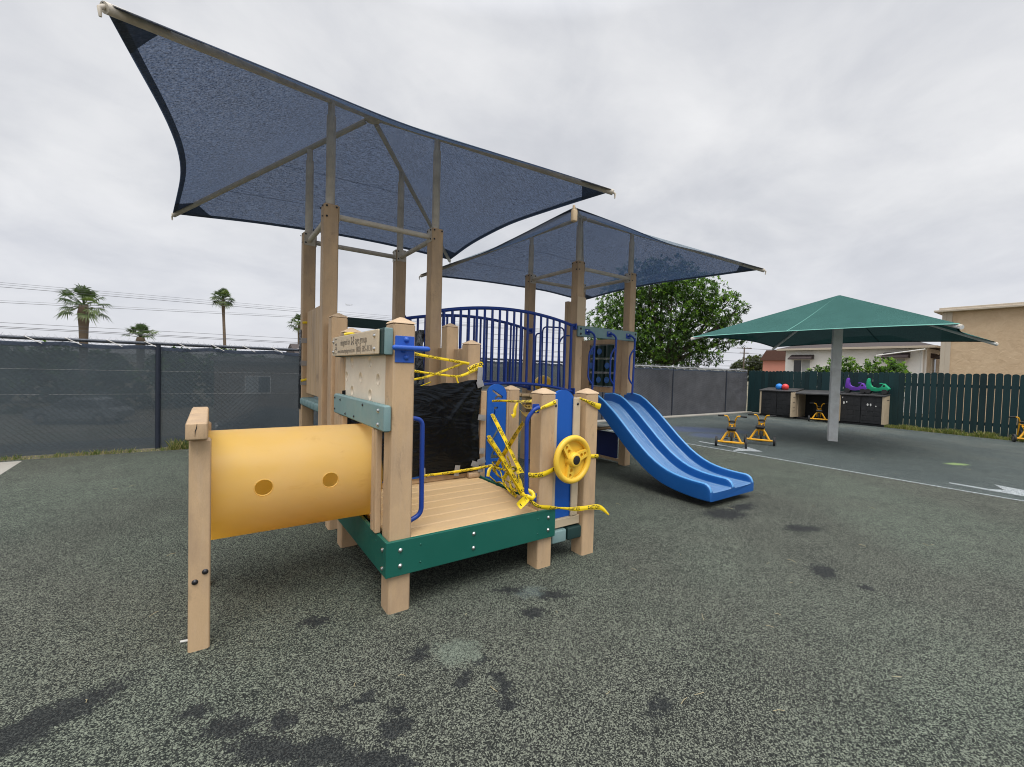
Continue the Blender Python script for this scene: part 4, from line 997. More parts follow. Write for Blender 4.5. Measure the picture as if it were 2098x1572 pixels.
def mask(lst, lo=.8, hi=1.1):
    m_ = None
    for e in lst:
        d = ell(*e); m_ = d if m_ is None else mathn(t, 'MINIMUM', m_, d)
    return ramp(t, m_, [(0, 1.0), (min(.98, lo*.5), 1.0), (min(.99, hi*.6), 0.0)]) if False else mathn(t, 'MULTIPLY', mathn(t, 'SUBTRACT', hi, mathn(t, 'ADD', m_, mathn(t, 'MULTIPLY', mathn(t, 'SUBTRACT', sep.outputs[1], .5), .55)), True), 1/(hi-lo), True)
dark = mask([(-1.47, -.05, .26, .085, 20), (-1.62, -.13, .16, .10, 10), (-.44, .09, .085, .055, 0), (.20, -.92, .035, .13, -8), (-.88, -.51, .11, .06, -20), (-.76, -.73, .17, .07, -40), (-.60, -.84, .16, .08, -30), (-.33, -.90, .07, .055, 0), (-.45, -1.0, .12, .07, -30),
             (.71, -.21, .11, .05, -30), (.93, -.42, .13, .06, -30), (.70, -.52, .075, .05, 0), (3.66, -.10, .26, .17, -20), (4.1, -.08, .24, .09, 0), (3.93, -.76, .2, .11, -30), (2.99, -1.27, .14, .09, 20), (2.95, -1.55, .05, .04, 0), (.72, -1.43, .08, .05, 0), (-.05, -.51, .07, .05, 0), (-.37, -.67, .05, .04, 0), (-.45, -.68, .03, .03, 0), (.06, -.80, .07, .03, 30), (.2, -.72, .06, .025, 30), (-1.0, -.35, .07, .04, 0), (-.50, -.95, .10, .05, -30), (-.38, -1.06, .09, .04, -30), (-.70, -.60, .06, .04, 0), (-.28, -.80, .05, .035, 0), (.14, -1.02, .06, .04, 0)], .78, 1.12)
cur = mixc(t, mathn(t, 'MULTIPLY', dark, .9), cur, ramp(t, r_, [(.35, (.009, .011, .012)), (.95, (.034, .037, .038))]))
pale = mask([(.13, -.60, .115, .115, 0)], .85, 1.15)
cur = mixc(t, mathn(t, 'MULTIPLY', pale, .75), cur, ramp(t, r_, [(.2, (.05, .06, .05)), (.6, (.17, .2, .16))]))
palb = mask([(.84, -.31, .09, .07, 0)], .6, 1.3); cur = mixc(t, mathn(t, 'MULTIPLY', palb, .35), cur, (.13, .17, .17))
blu = mask([(10.2, 4.25, 1.25, .62, -38), (9.4, 3.5, .5, .4, 0)], .6, 1.3); cur = mixc(t, mathn(t, 'MULTIPLY', blu, .55), cur, (.06, .085, .19))
lf = mask([(10.41, -.80, .20, .10, -30)], .85, 1.1); cur = mixc(t, mathn(t, 'MULTIPLY', lf, .9), cur, (.26, .36, .14))
# pale dusty wear in the far corner
du = ramp(t, noise(t, pos, .9, 5, .65), [(.45, 0.0), (.8, 1.0)]); far_ = mathn(t, 'MULTIPLY', mathn(t, 'SUBTRACT', sx.outputs[0], 8.5), .14, True)
cur = mixc(t, mathn(t, 'MULTIPLY', mathn(t, 'MULTIPLY', du, far_), .5), cur, (.20, .20, .16))
lk(t, cur, p.inputs['Base Color']); p.inputs['Roughness'].default_value = .85; p.inputs['Specular IOR Level'].default_value = .25
bp = node(t, 'ShaderNodeBump'); bp.inputs['Strength'].default_value = .5; bp.inputs['Distance'].default_value = .006; lk(t, mathn(t, 'ADD', sep.outputs[0], mathn(t, 'MULTIPLY', vo.outputs['Distance'], -.8)), bp.inputs['Height']); lk(t, bp.outputs[0], p.inputs['Normal'])
def sheet(name, poly, z, mt, kind='structure', th=None):
    b = B()
    if th: b.prism(poly, lambda X, Y, h: Vector((X, Y, h)), z-th, z)
    else: b.face([b.bm.verts.new((x, y, z)) for x, y in poly])
    return tag(b.obj(name, mt, smooth=0), kind=kind)
m_dirt = M('dry dirt and grass', (.17, .145, .10), .9, .2, .8, .1, 30, .3, 20, 0, dirt=(.07, .09, .04), da=.6, ds=.3)
def sstep(x): x = min(1, max(0, x)); return x*x*(3-2*x)
def drop(x, y): return -.06-2.1*sstep((y-7.6)/5.5)*sstep((15-x)/9)*(1-.0*y)
gx = [-1500, -600, -250, -120, -80]+[-60+2.5*k for k in range(37)]+[40, 60, 120, 250, 600, 1500]; gy = [-1500, -500, -150, -50, 0, 6.5, 7.2, 7.6]+[8.2+.6*k for k in range(10)]+[15+3*k for k in range(15)]+[70, 120, 250, 600, 1500]
b = B(); vv = [[b.bm.verts.new((x, y, drop(x, y))) for y in gy] for x in gx]
for i in range(len(gx)-1):
    for j in range(len(gy)-1): b.face([vv[i][j], vv[i+1][j], vv[i+1][j+1], vv[i][j+1]])
tag(b.obj('ground', m_dirt, smooth=180), kind='structure')
sheet('rubber_surface', [(-14, -14), (17.3, -14), (16.9, -4.2), (17.35, 1.6), (17.9, 6.62), (-14, 6.62)], 0, m_ground, th=.055)
m_asph = M('road asphalt', (.055, .055, .055), .85, .1, 3, .1, 60, .2, 60, 0)
sheet('road', [(-120, 14), (5.5, 14), (5.5, 24), (-120, 24)], -2.15, m_asph)
m_conc = M('concrete', (.36, .34, .30), .85, .08, 3, .06, 60, .2, 60, 0, dirt=(.2, .18, .14), da=.4)
sheet('concrete_pad', [(-9, 5.2), (-3.13, 5.45), (-3.18, 6.5), (-9, 6.5)], .004, m_conc)
b = B(); b.box(8.6, 18.1, 6.63, 6.93, -.05, .035, .012); tag(b.obj('concrete_edge', m_conc), kind='structure')
b = B(); b.box(-14, 8.59, 6.63, 7.1, -.06, -.006, .003); tag(b.obj('soil_strip', m_dirt), kind='structure')
m_paint = bpy.data.materials.new('worn white paint'); t = NT(m_paint); o_ = node(t, 'ShaderNodeOutputMaterial'); q_ = node(t, 'ShaderNodeBsdfPrincipled'); lk(t, q_.outputs[0], o_.inputs[0]); g_ = t.nodes.new('ShaderNodeNewGeometry')
w_ = ramp(t, noise(t, g_.outputs['Position'], 70, 4, .7), [(.40, 0.0), (.62, 1.0)]); lk(t, mixc(t, w_, (.10, .115, .11), (.47, .51, .53)), q_.inputs['Base Color']); q_.inputs['Roughness'].default_value = .8
sheet('painted_line', [(7.64, -14), (7.70, -14), (7.70, 6.4), (7.64, 6.4)], .004, m_paint)
sheet('painted_arrow', [(8.26, 3.0), (8.16, 3.0), (8.12, 2.06), (7.74, 1.98), (8.22, 1.62), (8.54, 2.10), (8.24, 2.06)], .004, m_paint)
sheet('painted_arrow', [(8.19, -1.08), (8.10, -1.09), (8.05, -1.5), (8.02, -2.6), (8.4, -2.3), (8.66, -1.48), (8.30, -1.62), (8.17, -1.5)], .004, m_paint)

# ------------------------------------------------------------------ plants
def m_leaf(name, c, tr=.35, var=.25):
    m = bpy.data.materials.new(name); t = NT(m); o = node(t, 'ShaderNodeOutputMaterial')
    g = t.nodes.new('ShaderNodeNewGeometry'); k = mathn(t, 'ADD', mathn(t, 'MULTIPLY', mathn(t, 'SUBTRACT', g.outputs['Random Per Island'], .5), var*2), 1.0)
    n = t.nodes.new('ShaderNodeVectorMath'); n.operation = 'SCALE'; n.inputs[0].default_value = c; lk(t, k, n.inputs['Scale'])
    d = node(t, 'ShaderNodeBsdfPrincipled'); lk(t, n.outputs[0], d.inputs['Base Color']); d.inputs['Roughness'].default_value = .45; d.inputs['Specular IOR Level'].default_value = .35
    tn = node(t, 'ShaderNodeBsdfTranslucent'); n2 = t.nodes.new('ShaderNodeVectorMath'); n2.operation = 'SCALE'; n2.inputs[0].default_value = (c[0]*1.5, c[1]*1.7, c[2]*.8); lk(t, k, n2.inputs['Scale']); lk(t, n2.outputs[0], tn.inputs[0])
    mx = node(t, 'ShaderNodeMixShader'); mx.inputs[0].default_value = tr; lk(t, d.outputs[0], mx.inputs[1]); lk(t, tn.outputs[0], mx.inputs[2]); lk(t, mx.outputs[0], o.inputs[0]); return m
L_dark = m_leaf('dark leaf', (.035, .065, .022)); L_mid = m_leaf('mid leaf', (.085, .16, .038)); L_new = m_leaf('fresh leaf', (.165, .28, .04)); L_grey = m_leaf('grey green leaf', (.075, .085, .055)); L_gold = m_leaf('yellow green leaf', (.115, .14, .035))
m_bark = M('bark', (.10, .08, .06), .9, .15, 5, .1, 60, .5, 40, dirt=(.05, .04, .03), da=.5)
def leaf(b, p, d, n, L, w):
    s = d.cross(n).normalized(); m = p+d*(L*.5)+n*(L*.06)
    a = b.bm.verts.new(p); c = b.bm.verts.new(p+d*L-n*(L*.12)); l = b.bm.verts.new(m+s*w); r = b.bm.verts.new(m-s*w)
    b.face([a, l, c, r])
def rv(g): 
    while True:
        v = Vector((g.uniform(-1, 1), g.uniform(-1, 1), g.uniform(-1, 1)))
        if .05 < v.length < 1: return v
def foliage(b, blobs, nclu, L, w, g, per=(7, 12), mats=(.45, .4, .15), shell=.55, up=.35):
    """twig-end rosettes of separate leaves through the volume of the blobs"""
    tot = sum(r**2 for *_, r in blobs)
    tips = []
    for (cx, cy, cz, r) in blobs:
        for _ in range(int(nclu*r*r/tot)):
            u = rv(g).normalized(); rad = r*(shell+(1.06-shell)*g.random()**.6); lump = 1+.22*mnoise.noise(u*2.3+Vector((cx, cy, cz)))
            c = Vector((cx, cy, cz))+u*rad*lump; c.z = cz+(c.z-cz)*.92
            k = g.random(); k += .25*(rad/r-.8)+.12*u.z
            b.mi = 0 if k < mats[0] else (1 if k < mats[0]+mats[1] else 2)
            ax = (u+Vector((0, 0, up))+rv(g)*.5).normalized(); tips.append(c)
            for _ in range(g.randint(*per)):
                d = (ax*.5+rv(g)*1.0).normalized(); leaf(b, c+rv(g)*L*.35, d, (Vector((0, 0, 1))+rv(g)*.7).normalized(), L*g.uniform(.7, 1.2), w*g.uniform(.8, 1.2))
    b.mi = 0; return tips
def tree(name, label, base, blobs, nclu, L, w, seed, trunk, mats=None, shares=(.45, .4, .15), group=None, cat='tree', limbs=9, **kw):
    g = random.Random(seed); base = Vector(base); t_ = thing(name, label, cat, base, group); b = B()
    bl = [(base.x+x, base.y+y, base.z+z, r) for x, y, z, r in blobs]
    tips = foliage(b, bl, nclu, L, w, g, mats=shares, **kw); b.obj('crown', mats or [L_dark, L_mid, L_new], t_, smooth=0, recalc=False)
    r0, h0 = trunk
    b = B(); top = base+Vector((0, 0, h0)); b.tube([base-Vector((0, 0, .1)), base+Vector((r0*.3, 0, h0*.5)), top], [r0*1.2, r0, r0*.8], 10)
    for k in range(limbs):
        c = bl[k % len(bl)]; e = Vector(c[:3])+rv(g)*c[3]*.5; m_ = top.lerp(e, .5)+rv(g)*.25
        b.tube(catmull([top-Vector((0, 0, .15)), m_, e], 4), [r0*.6-(r0*.6-.012)*q/8 for q in range(9)], 6)
        for _ in range(3):
            e2 = e+rv(g)*c[3]*.7; b.tube([m_.lerp(e, .6), e2], [r0*.16, .006], 4)
    b.obj('trunk', m_bark, t_); return t_
ex, ey = CT, -ST
def along(o, z, r, dpt=0): return (ex*o+ST*dpt, ey*o+CT*dpt, z, r)
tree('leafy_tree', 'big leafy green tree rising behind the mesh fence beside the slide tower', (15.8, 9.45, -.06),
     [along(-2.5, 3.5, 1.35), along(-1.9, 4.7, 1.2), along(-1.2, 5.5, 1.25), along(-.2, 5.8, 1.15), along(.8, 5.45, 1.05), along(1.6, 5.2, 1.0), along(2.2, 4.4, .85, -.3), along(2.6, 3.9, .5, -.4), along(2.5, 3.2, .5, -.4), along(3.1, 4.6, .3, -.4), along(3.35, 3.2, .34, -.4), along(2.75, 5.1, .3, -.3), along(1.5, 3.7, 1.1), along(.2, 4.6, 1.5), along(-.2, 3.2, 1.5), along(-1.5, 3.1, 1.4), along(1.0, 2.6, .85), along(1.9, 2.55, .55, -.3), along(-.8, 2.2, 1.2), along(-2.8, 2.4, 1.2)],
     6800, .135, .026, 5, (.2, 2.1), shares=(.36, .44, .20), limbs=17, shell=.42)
b = B()
for k, (o, lean) in enumerate(((-2.0, .25), (-1.4, -.2))):
    pass
b.bm.free()
for k, (y, r, tz, lb) in enumerate(((4.08, .6, 2.5, 'round leafy shrub behind the wooden fence right of the umbrella pole'), (2.78, .68, 2.55, 'wider round shrub behind the wooden fence near the house corner'))):
    tree('shrub', lb, (20, y, -.06), [(0, 0, tz-r, r), (0, -.3, tz-r*1.25, r*.8), (0, .3, tz-r*1.3, r*.8), (0, 0, .9, .6)], 520, .11, .03, 31+k, (.06, .8), cat='shrub', limbs=4, shell=.5, shares=(.35, .45, .2))
tree('shrub', 'small shrub showing just left of the umbrella pole over the fence', (20, 5.0, -.06), [(0, 0, 1.75, .42), (0, 0, 1.2, .4)], 160, .11, .03, 37, (.05, .8), cat='shrub', limbs=3)
tree('eucalyptus_tree', 'distant hazy grey green tree clump behind the utility pole', polar(.565, 85, -.06), [along(-3.2, 3.2, 1.6), along(-1.5, 4.1, 1.6), along(.3, 4.4, 1.5), along(1.8, 3.4, 1.4), along(3.6, 2.9, 1.4), along(5.2, 2.5, 1.2), along(0, 2.2, 2.0)], 900, .42, .13, 41, (.2, 1.5), mats=[L_grey, L_grey, L_gold], shares=(.5, .4, .1), limbs=7)
# fan palms beyond the street
m_skirt = M('palm trunk fibre', (.17, .125, .085), .9, .2, 6, .15, 40, .6, 25, dirt=(.08, .06, .045), da=.5, stretch=(1, 1, 3))
L_palm = m_leaf('palm blade', (.06, .09, .042), .3); L_palm2 = m_leaf('palm blade pale', (.12, .16, .06), .3)
def palm(label, base, H, rc, r0, r1, nf, seed, lean=(0, 0), up_only=False):
    g = random.Random(seed); t_ = thing('fan_palm', label, 'palm tree', base, 'fan palms beyond the street'); base = Vector(base)
    top = base+Vector((lean[0], lean[1], H)); b = B()
    b.tube([base-Vector((0, 0, .2)), base.lerp(top, .4), base.lerp(top, .8), base.lerp(top, .93), top], [r0*1.1, r0, r1, r1*1.25, r1*.9], 12); b.obj('trunk', m_skirt, t_)
    b = B()
    for k in range(nf):
        az = 2.399*k+g.uniform(-.3, .3); el = R(85)-(k/nf)**.85*R(85 if up_only else 128)+g.uniform(-.12, .12)
        d = Vector((math.cos(az)*math.cos(el), math.sin(az)*math.cos(el), math.sin(el))); b.mi = 0 if g.random() < .7 else 1
        pl = rc*g.uniform(.42, .62); c = top+d*pl-Vector((0, 0, .04*rc)); side = d.cross(Vector((0, 0, 1))); side = side.normalized() if side.length > .05 else Vector((1, 0, 0)); nn = side.cross(d).normalized()
        b.tube([top, c], [.035*rc/1.8, .022*rc/1.8], 4)
        fl = rc*g.uniform(.44, .56)
        for q in range(15):
            a = R(-88+176*q/14); dd = (d*math.cos(a)+side*math.sin(a)); Lb = fl*(1-.28*abs(a)/1.8)*g.uniform(.88, 1.05)
            m1 = c+dd*Lb*.55+nn*(.03*rc); tip = c+dd*Lb-Vector((0, 0, Lb*g.uniform(.10, .55)))
            w_ = rc*.027; s_ = dd.cross(nn).normalized()
            A, C_, D_ = b.bm.verts.new(c), b.bm.verts.new(m1+s_*w_), b.bm.verts.new(m1-s_*w_); T_ = b.bm.verts.new(tip)
            b.face([A, C_, T_, D_])
    b.mi = 0; b.obj('crown', [L_palm, L_palm2], t_, smooth=0, recalc=False)
palm('stout fan palm with a shaggy trunk, leftmost and nearest above the mesh fence', polar(-.994, 30, -2.2), 7.4, 1.68, .2, .26, 24, 3)
palm('low fan palm with only its crown showing over the mesh fence', polar(-.862, 45, -2.2), 6.1, 1.8, .3, .34, 20, 8, up_only=True)
palm('tall thin fan palm with a small round crown', polar(-.662, 53, -2.2), 11.5, 1.5, .17, .15, 46, 14, lean=(-.45, .3))
palm('fan palm half hidden behind the far left tall post', polar(-.4945, 60, -2.2), 9.4, 1.75, .25, .22, 30, 21)
# trees, hedge, house and car on the far side of the street (seen through the mesh)
for k, (r, d, z, rr, lb) in enumerate(((-1.17, 34, 1.6, 1.1, 'bushy tree far left seen through the privacy mesh'), (-1.06, 36, 1.6, 1.5, 'wide bushy tree left of the stout palm through the mesh'), (-.945, 37, 1.3, 1.2, 'rounded bushy tree right of the stout palm through the mesh'), (-.78, 38, 1.7, 1.3, 'bushy tree behind the wrapped fence post through the mesh'), (-.66, 39, 1.5, 1.6, 'broad bushy tree below the tall thin palm through the mesh'), (-.585, 42, 1.4, 1.1, 'small bushy tree near the far house through the mesh'))):
    tree('street_tree', lb, polar(r, d, -2.2), [(0, 0, z+2, rr), (.8, -.4, z+1.5, rr*.9), (-.8, .4, z+1.5, rr*.9), (0, 0, 1.7, rr*1.1)], 420, .3, .1, 60+k, (.15, 2.0), limbs=4, shares=(.7, .28, .02))
b = B()
foliage(b, [(-46+3.2*k, 41+1.5*math.sin(k), -.5, 2.3) for k in range(22)], 2800, .35, .12, random.Random(5), mats=(.7, .28, .02))
tag(b.obj('hedge', [L_dark, L_mid, L_new], smooth=0, recalc=False), kind='stuff')
# weeds and litter
def grass(name, spots, n, hmin, hmax, mats, seed, wd=.005):
    g = random.Random(seed); b = B()
    for k in range(n):
        x0, x1, y0, y1, hk = spots[g.randrange(len(spots))]; x, y = g.uniform(x0, x1), g.uniform(y0, y1)
        h = hk*g.uniform(hmin, hmax); d = Vector((g.uniform(-1, 1), g.uniform(-1, 1), 0))*h*.6; s = Vector((g.uniform(-1, 1), g.uniform(-1, 1), 0)).normalized()*wd; b.mi = g.randrange(len(mats)); p0 = Vector((x, y, -.02))
        b.face([b.bm.verts.new(q) for q in (p0-s, p0+s, p0+d*.5+Vector((0, 0, h*.65))+s*.7, p0+d+Vector((0, 0, h)), p0+d*.5+Vector((0, 0, h*.65))-s*.7)])
    b.mi = 0; return tag(b.obj(name, mats, smooth=0, recalc=False), kind='stuff')
L_straw = m_leaf('dry grass', (.34, .29, .13), .3); L_gr = m_leaf('grass blade', (.10, .15, .04), .3); L_gold2 = m_leaf('sunburnt grass', (.20, .22, .06), .3)
sp = [(-4.6+.42*k, -4.1+.42*k, 6.6, 6.88, .38+.4*math.sin(k*2.1)**2) for k in range(14)]+[(-1.5, -1.0, 6.62, 6.9, 1.7)]*2+[(-1.2, .5, 6.65, 6.88, .9)]*2
grass('weeds', sp, 3400, .04, .13, [L_gr, L_straw, L_gold], 4)
def fx(y): return 18.2+(y-6.9)*(16.75-18.2)/(-4.2-6.9)
sp = [(fx(1.9-.35*k)-.55, fx(1.9-.35*k)-.03, 1.6-.35*k, 1.95-.35*k, .6+.7*math.sin(k*1.7+.5)**2) for k in range(12)]
grass('weeds', sp, 5200, .05, .17, [L_gold2, L_straw, L_gr, L_gold2], 9, .009)
b = B(); g = random.Random(77)
for k in range(70):
    r, d = g.uniform(-1.0, 1.1), 1.8+9*g.random()**1.5; p0 = polar(r, d, .004); 
    if p0.y > 6.4 or p0.x > 16.5: continue
    a = g.uniform(0, 6.28); L = g.uniform(.02, .075); dv = Vector((math.cos(a), math.sin(a), 0)); s = Vector((-dv.y, dv.x, 0))*.0013
    m_ = p0+dv*L*.5+s*g.uniform(-6, 6)+Vector((0, 0, .004))
    b.tube([p0, m_, p0+dv*L], .0013, 4)
tag(b.obj('straw_litter', M('straw', (.40, .34, .20), .8, bump=0), smooth=0), kind='stuff')
b = B(); b.box(-1.085, -.985, .245, .262, .001, .006, .001, M=Matrix.Translation((-1.03, .25, 0)) @ Matrix.Rotation(R(-12), 4, 'Z') @ Matrix.Translation((1.03, -.25, 0))); tag(b.obj('plastic_strip', m_rod), 'small white plastic strip on the ground behind the tunnel leg', 'litter')

# ------------------------------------------------------------------ buildings
m_wwall = M('white stucco', (.87, .86, .83), .85, .04, 1.5, .04, 30, .2, 40, 0, dirt=(.5, .48, .44), da=.25, ds=.8)
m_stucco = bpy.data.materials.new('tan stucco'); t = NT(m_stucco); o_ = node(t, 'ShaderNodeOutputMaterial'); q_ = node(t, 'ShaderNodeBsdfPrincipled'); lk(t, q_.outputs[0], o_.inputs[0]); v_ = coords(t, (1, 1, 1), False)
tn_ = noise(t, v_, 3.0, 5, .6, .8); lk(t, ramp(t, tn_, [(.35, (.56, .41, .265)), (.65, (.63, .475, .315))]), q_.inputs['Base Color']); q_.inputs['Roughness'].default_value = .9
b_ = node(t, 'ShaderNodeBump'); b_.inputs['Strength'].default_value = .5; b_.inputs['Distance'].default_value = .035; lk(t, noise(t, v_, 4.5, 4, .5, 1.0), b_.inputs['Height']); lk(t, b_.outputs[0], q_.inputs['Normal'])
m_pink = M('pink stucco', (.62, .27, .20), .85, .05, 2, .04, 40, .2, 40, 0)
m_shing = M('brown roof shingle', (.058, .045, .042), .85, .15, 3, .2, 14, .4, 20, 0, stretch=(1, 1, 1))
m_trim = M('beige trim', (.52, .45, .36), .7, .05, 3, bump=.05)
m_glass = bpy.data.materials.new('window glass'); t = NT(m_glass); o_ = node(t, 'ShaderNodeOutputMaterial'); q_ = node(t, 'ShaderNodeBsdfPrincipled'); lk(t, q_.outputs[0], o_.inputs[0]); q_.inputs['Base Color'].default_value = (.03, .032, .036, 1); q_.inputs['Roughness'].default_value = .12
m_blind = M('window blind', (.42, .43, .43), .6, bump=0)
wh = thing('house', 'white stucco house with a low brown roof and small brown awnings beyond the fence', 'house', (32, 6.4, -.06))
b = B(); b.box(28, 36, 3.2, 9.6, -.1, 3.2, .01); b.obj('wall', m_wwall, wh)
b = B(); e0 = [(27.65, 2.85, 3.2), (36.4, 2.85, 3.2), (36.4, 9.95, 3.2), (27.65, 9.95, 3.2)]; v0 = [b.bm.verts.new(q) for q in e0]; v1 = [b.bm.verts.new((x, y, 3.3)) for x, y, z in e0]; rg = [b.bm.verts.new(q) for q in ((31.6, 5.6, 4.2), (31.6, 8.3, 4.2))]
b.face(v0[::-1])
for i in range(4): b.face([v0[i], v0[(i+1) % 4], v1[(i+1) % 4], v1[i]])
b.face([v1[3], v1[0], rg[0], rg[1]]); b.face([v1[0], v1[1], rg[0]]); b.face([v1[1], v1[2], rg[1], rg[0]]); b.face([v1[2], v1[3], rg[1]])
rf = b.obj('roof', m_shing, wh, smooth=0)
b = B(); b.box(27.60, 27.645, 2.84, 9.96, 3.19, 3.30, .004); b.box(27.64, 36.4, 2.80, 2.845, 3.19, 3.30, .004); b.obj('fascia', m_trim, rf)
for y, x in ((7.6, 31), (7.0, 30.6)): b = B(); b.cyl((x-1.0, y, 3.6), (x-1.0, y, 3.98), .05, 8); b.obj('vent_pipe', m_trim, rf)
def window(parent, pl, a0, a1, z0, z1, axis):
    b = B(); o = .0
    if axis == 'x': b.box(pl-.05, pl+.02, a0, a1, z0, z1, .005)
    else: b.box(a0, a1, pl-.05, pl+.02, z0, z1, .005)
    w = b.obj('window', m_wwall, parent); m_ = (a0+a1)/2
    for q0, q1, mt in ((a0+.05, m_-.02, m_blind), (m_+.02, a1-.05, m_glass)):
        b = B()
        if axis == 'x': b.box(pl-.058, pl-.0505, q0, q1, z0+.05, z1-.05, .001)
        else: b.box(q0, q1, pl-.058, pl-.0505, z0+.05, z1-.05, .001)
        b.obj('pane', mt, w)
    return w
m_awn = M('dark brown awning', (.06, .045, .045), .7)
for y0, y1, zt in ((8.2, 9.15, 2.66), (3.95, 4.75, 2.72)):
    window(wh, 28, y0, y1, 1.75, zt, 'x'); b = B(); b.prism([(27.999, zt+.28), (27.999, zt+.0), (27.5, zt-.02), (27.5, zt+.05)], lambda X, Y, h: Vector((X, h, Y)), y0-.12, y1+.12); b.obj('awning', m_awn, wh)
window(wh, 3.2, 28.75, 29.5, 1.7, 2.75, 'y'); b = B(); b.prism([(3.199, 2.98), (3.199, 2.72), (2.75, 2.66), (2.75, 2.72)], lambda X, Y, h: Vector((h, X, Y)), 28.65, 29.75); b.obj('awning', m_awn, wh)
b = B(); b.box(30.3, 30.8, 3.15, 3.19, 2.75, 3.0, .005); b.obj('wall_vent', m_trim, wh)
b = B(); b.tube([(27.95, 3.35, 3.1), (27.95, 3.35, 1.0)], .05, 8); b.tube([(27.62, 5.1, 2.83), (27.62, 3.2, 3.12)], .035, 6); b.obj('downpipe', m_wwall, wh)
tb_ = thing('apartment_building', 'tall tan stucco building with a flat roof at the right beyond the wooden fence', 'building', (29, -4.5, -.06))
b = B(); b.box(24, 34, -11, 1.86, -.1, 4.42, .01); b.obj('wall', m_stucco, tb_)
b = B(); b.box(23.95, 24.3, 1.862, 2.0, -.1, 4.42, .01); b.box(23.96, 23.998, 1.70, 1.8615, -.1, 4.42, .004); b.obj('corner_trim', m_trim, tb_)
b = B(); b.box(23.72, 34.2, -11.2, 2.22, 4.422, 4.50, .01); b.box(23.84, 34.1, -11.1, 2.08, 4.502, 4.60, .01); b.obj('roof', m_trim, tb_)
pk = thing('house', 'small pink house with a brown roof left of the white house', 'house', (35, 12.6, -.06))
b = B(); b.box(33, 37, 11.0, 13.25, -.1, 2.8, .01); b.obj('wall', m_pink, pk)
b = B(); b.prism([(10.9, 2.8), (13.4, 2.8), (12.95, 3.55), (10.9, 3.55)], lambda X, Y, h: Vector((h, X, Y)), 32.8, 37.2); b.obj('roof', M('red brown shingle', (.12, .06, .045), .85, .15, 3, .2, 16), pk)
# house and car across the street
fh = thing('house', 'low brown house across the street seen dimly through the mesh', 'house', (5.4, 27.5, -2.2))
b = B(); b.box(-.8, 9, 26, 34, -2.3, 1.6, .01); b.obj('wall', M('brown siding', (.24, .18, .13), .8, .1, 2), fh)
b = B(); b.prism([(25.6, 1.6), (34.4, 1.6), (30, 2.9)], lambda X, Y, h: Vector((h, X, Y)), 3.4, 9.6); b.prism([(25.8, 1.599), (34.2, 1.599), (30, 1.9)], lambda X, Y, h: Vector((h, X, Y)), -1.0, 3.4); b.obj('roof', m_shing, fh)
window(fh, 26, .6, 1.9, -.2, .8, 'y'); window(fh, 26, 5, 6.4, -.2, .8, 'y')
m_carp = M('silver car paint', (.30, .33, .35), .25, .02, bump=0, metal=.5, coat=.6)
def car(label, loc, rz, mt):
    c = thing('parked_car', label, 'car', (0, 0, 0)); b = B()
    prof = [(-2.15, .35), (-2.2, .62), (-2.1, .80), (-1.75, .88), (-1.15, 1.38), (-.75, 1.46), (.35, 1.44), (1.0, .95), (1.75, .84), (2.12, .68), (2.18, .38), (1.9, .25), (-1.9, .25)]
    b.prism(prof, lambda X, Y, h: Vector((X, h*(1-.16*max(0, Y-.85)/.6), Y)), -.86, .86); bmesh.ops.bevel(b.bm, geom=b.bm.edges[:], offset=.05, segments=2, affect='EDGES'); body = b.obj('body', mt, c, smooth=50)
    for s in (-1, 1):
        b = B(); b.prism([(-1.5, .92), (-1.08, 1.33), (-.2, 1.37), (-.2, .92)], lambda X, Y, h: Vector((X, s*(h-.125*max(0, Y-.85)/.6), Y)), .855, .868); b.prism([(-.12, .92), (-.12, 1.37), (.32, 1.35), (.82, .94)], lambda X, Y, h: Vector((X, s*(h-.125*max(0, Y-.85)/.6), Y)), .855, .868); b.obj('side_window', m_glass, body)
        for x in (-1.35, 1.32):
            Mx = Matrix.Translation((x, s*.80, .32)) @ Matrix.Rotation(R(90), 4, 'X'); b = B(); b.lathe([(.2, -.1), (.31, -.1), (.325, -.06), (.325, .06), (.31, .1), (.2, .1)], 22, Mx, closed=True); w = b.obj('wheel', m_tyre, c)
            b = B(); b.lathe([(.2, -.07), (.05, -.09), (.05, .09), (.2, .07)], 16, Mx); b.obj('rim', m_steel, w)
        b = B(); b.box(2.08, 2.2, s*.55-.16, s*.55+.16, .58, .70, .02); b.obj('headlight', m_rod, c)
    b = B(); b.prism([(.40, 1.39), (.98, .955), (1.0, .97), (.42, 1.405)], lambda X, Y, h: Vector((X, h, Y)), -.66, .66); b.prism([(-1.68, .92), (-1.2, 1.33), (-1.22, 1.345), (-1.7, .935)], lambda X, Y, h: Vector((X, h, Y)), -.66, .66); b.obj('windscreen', m_glass, body)
    c.location = loc; c.rotation_euler.z = R(rz); return c
car('silver car parked across the street, faint through the privacy mesh', polar(-1.0, 24.5, -2.15), 158, m_carp)
car('dark car parked before the far house, faint through the mesh', (1.4, 22.3, -2.15), 180, M('dark car paint', (.03, .03, .035), .3, .02, bump=0, coat=.6))

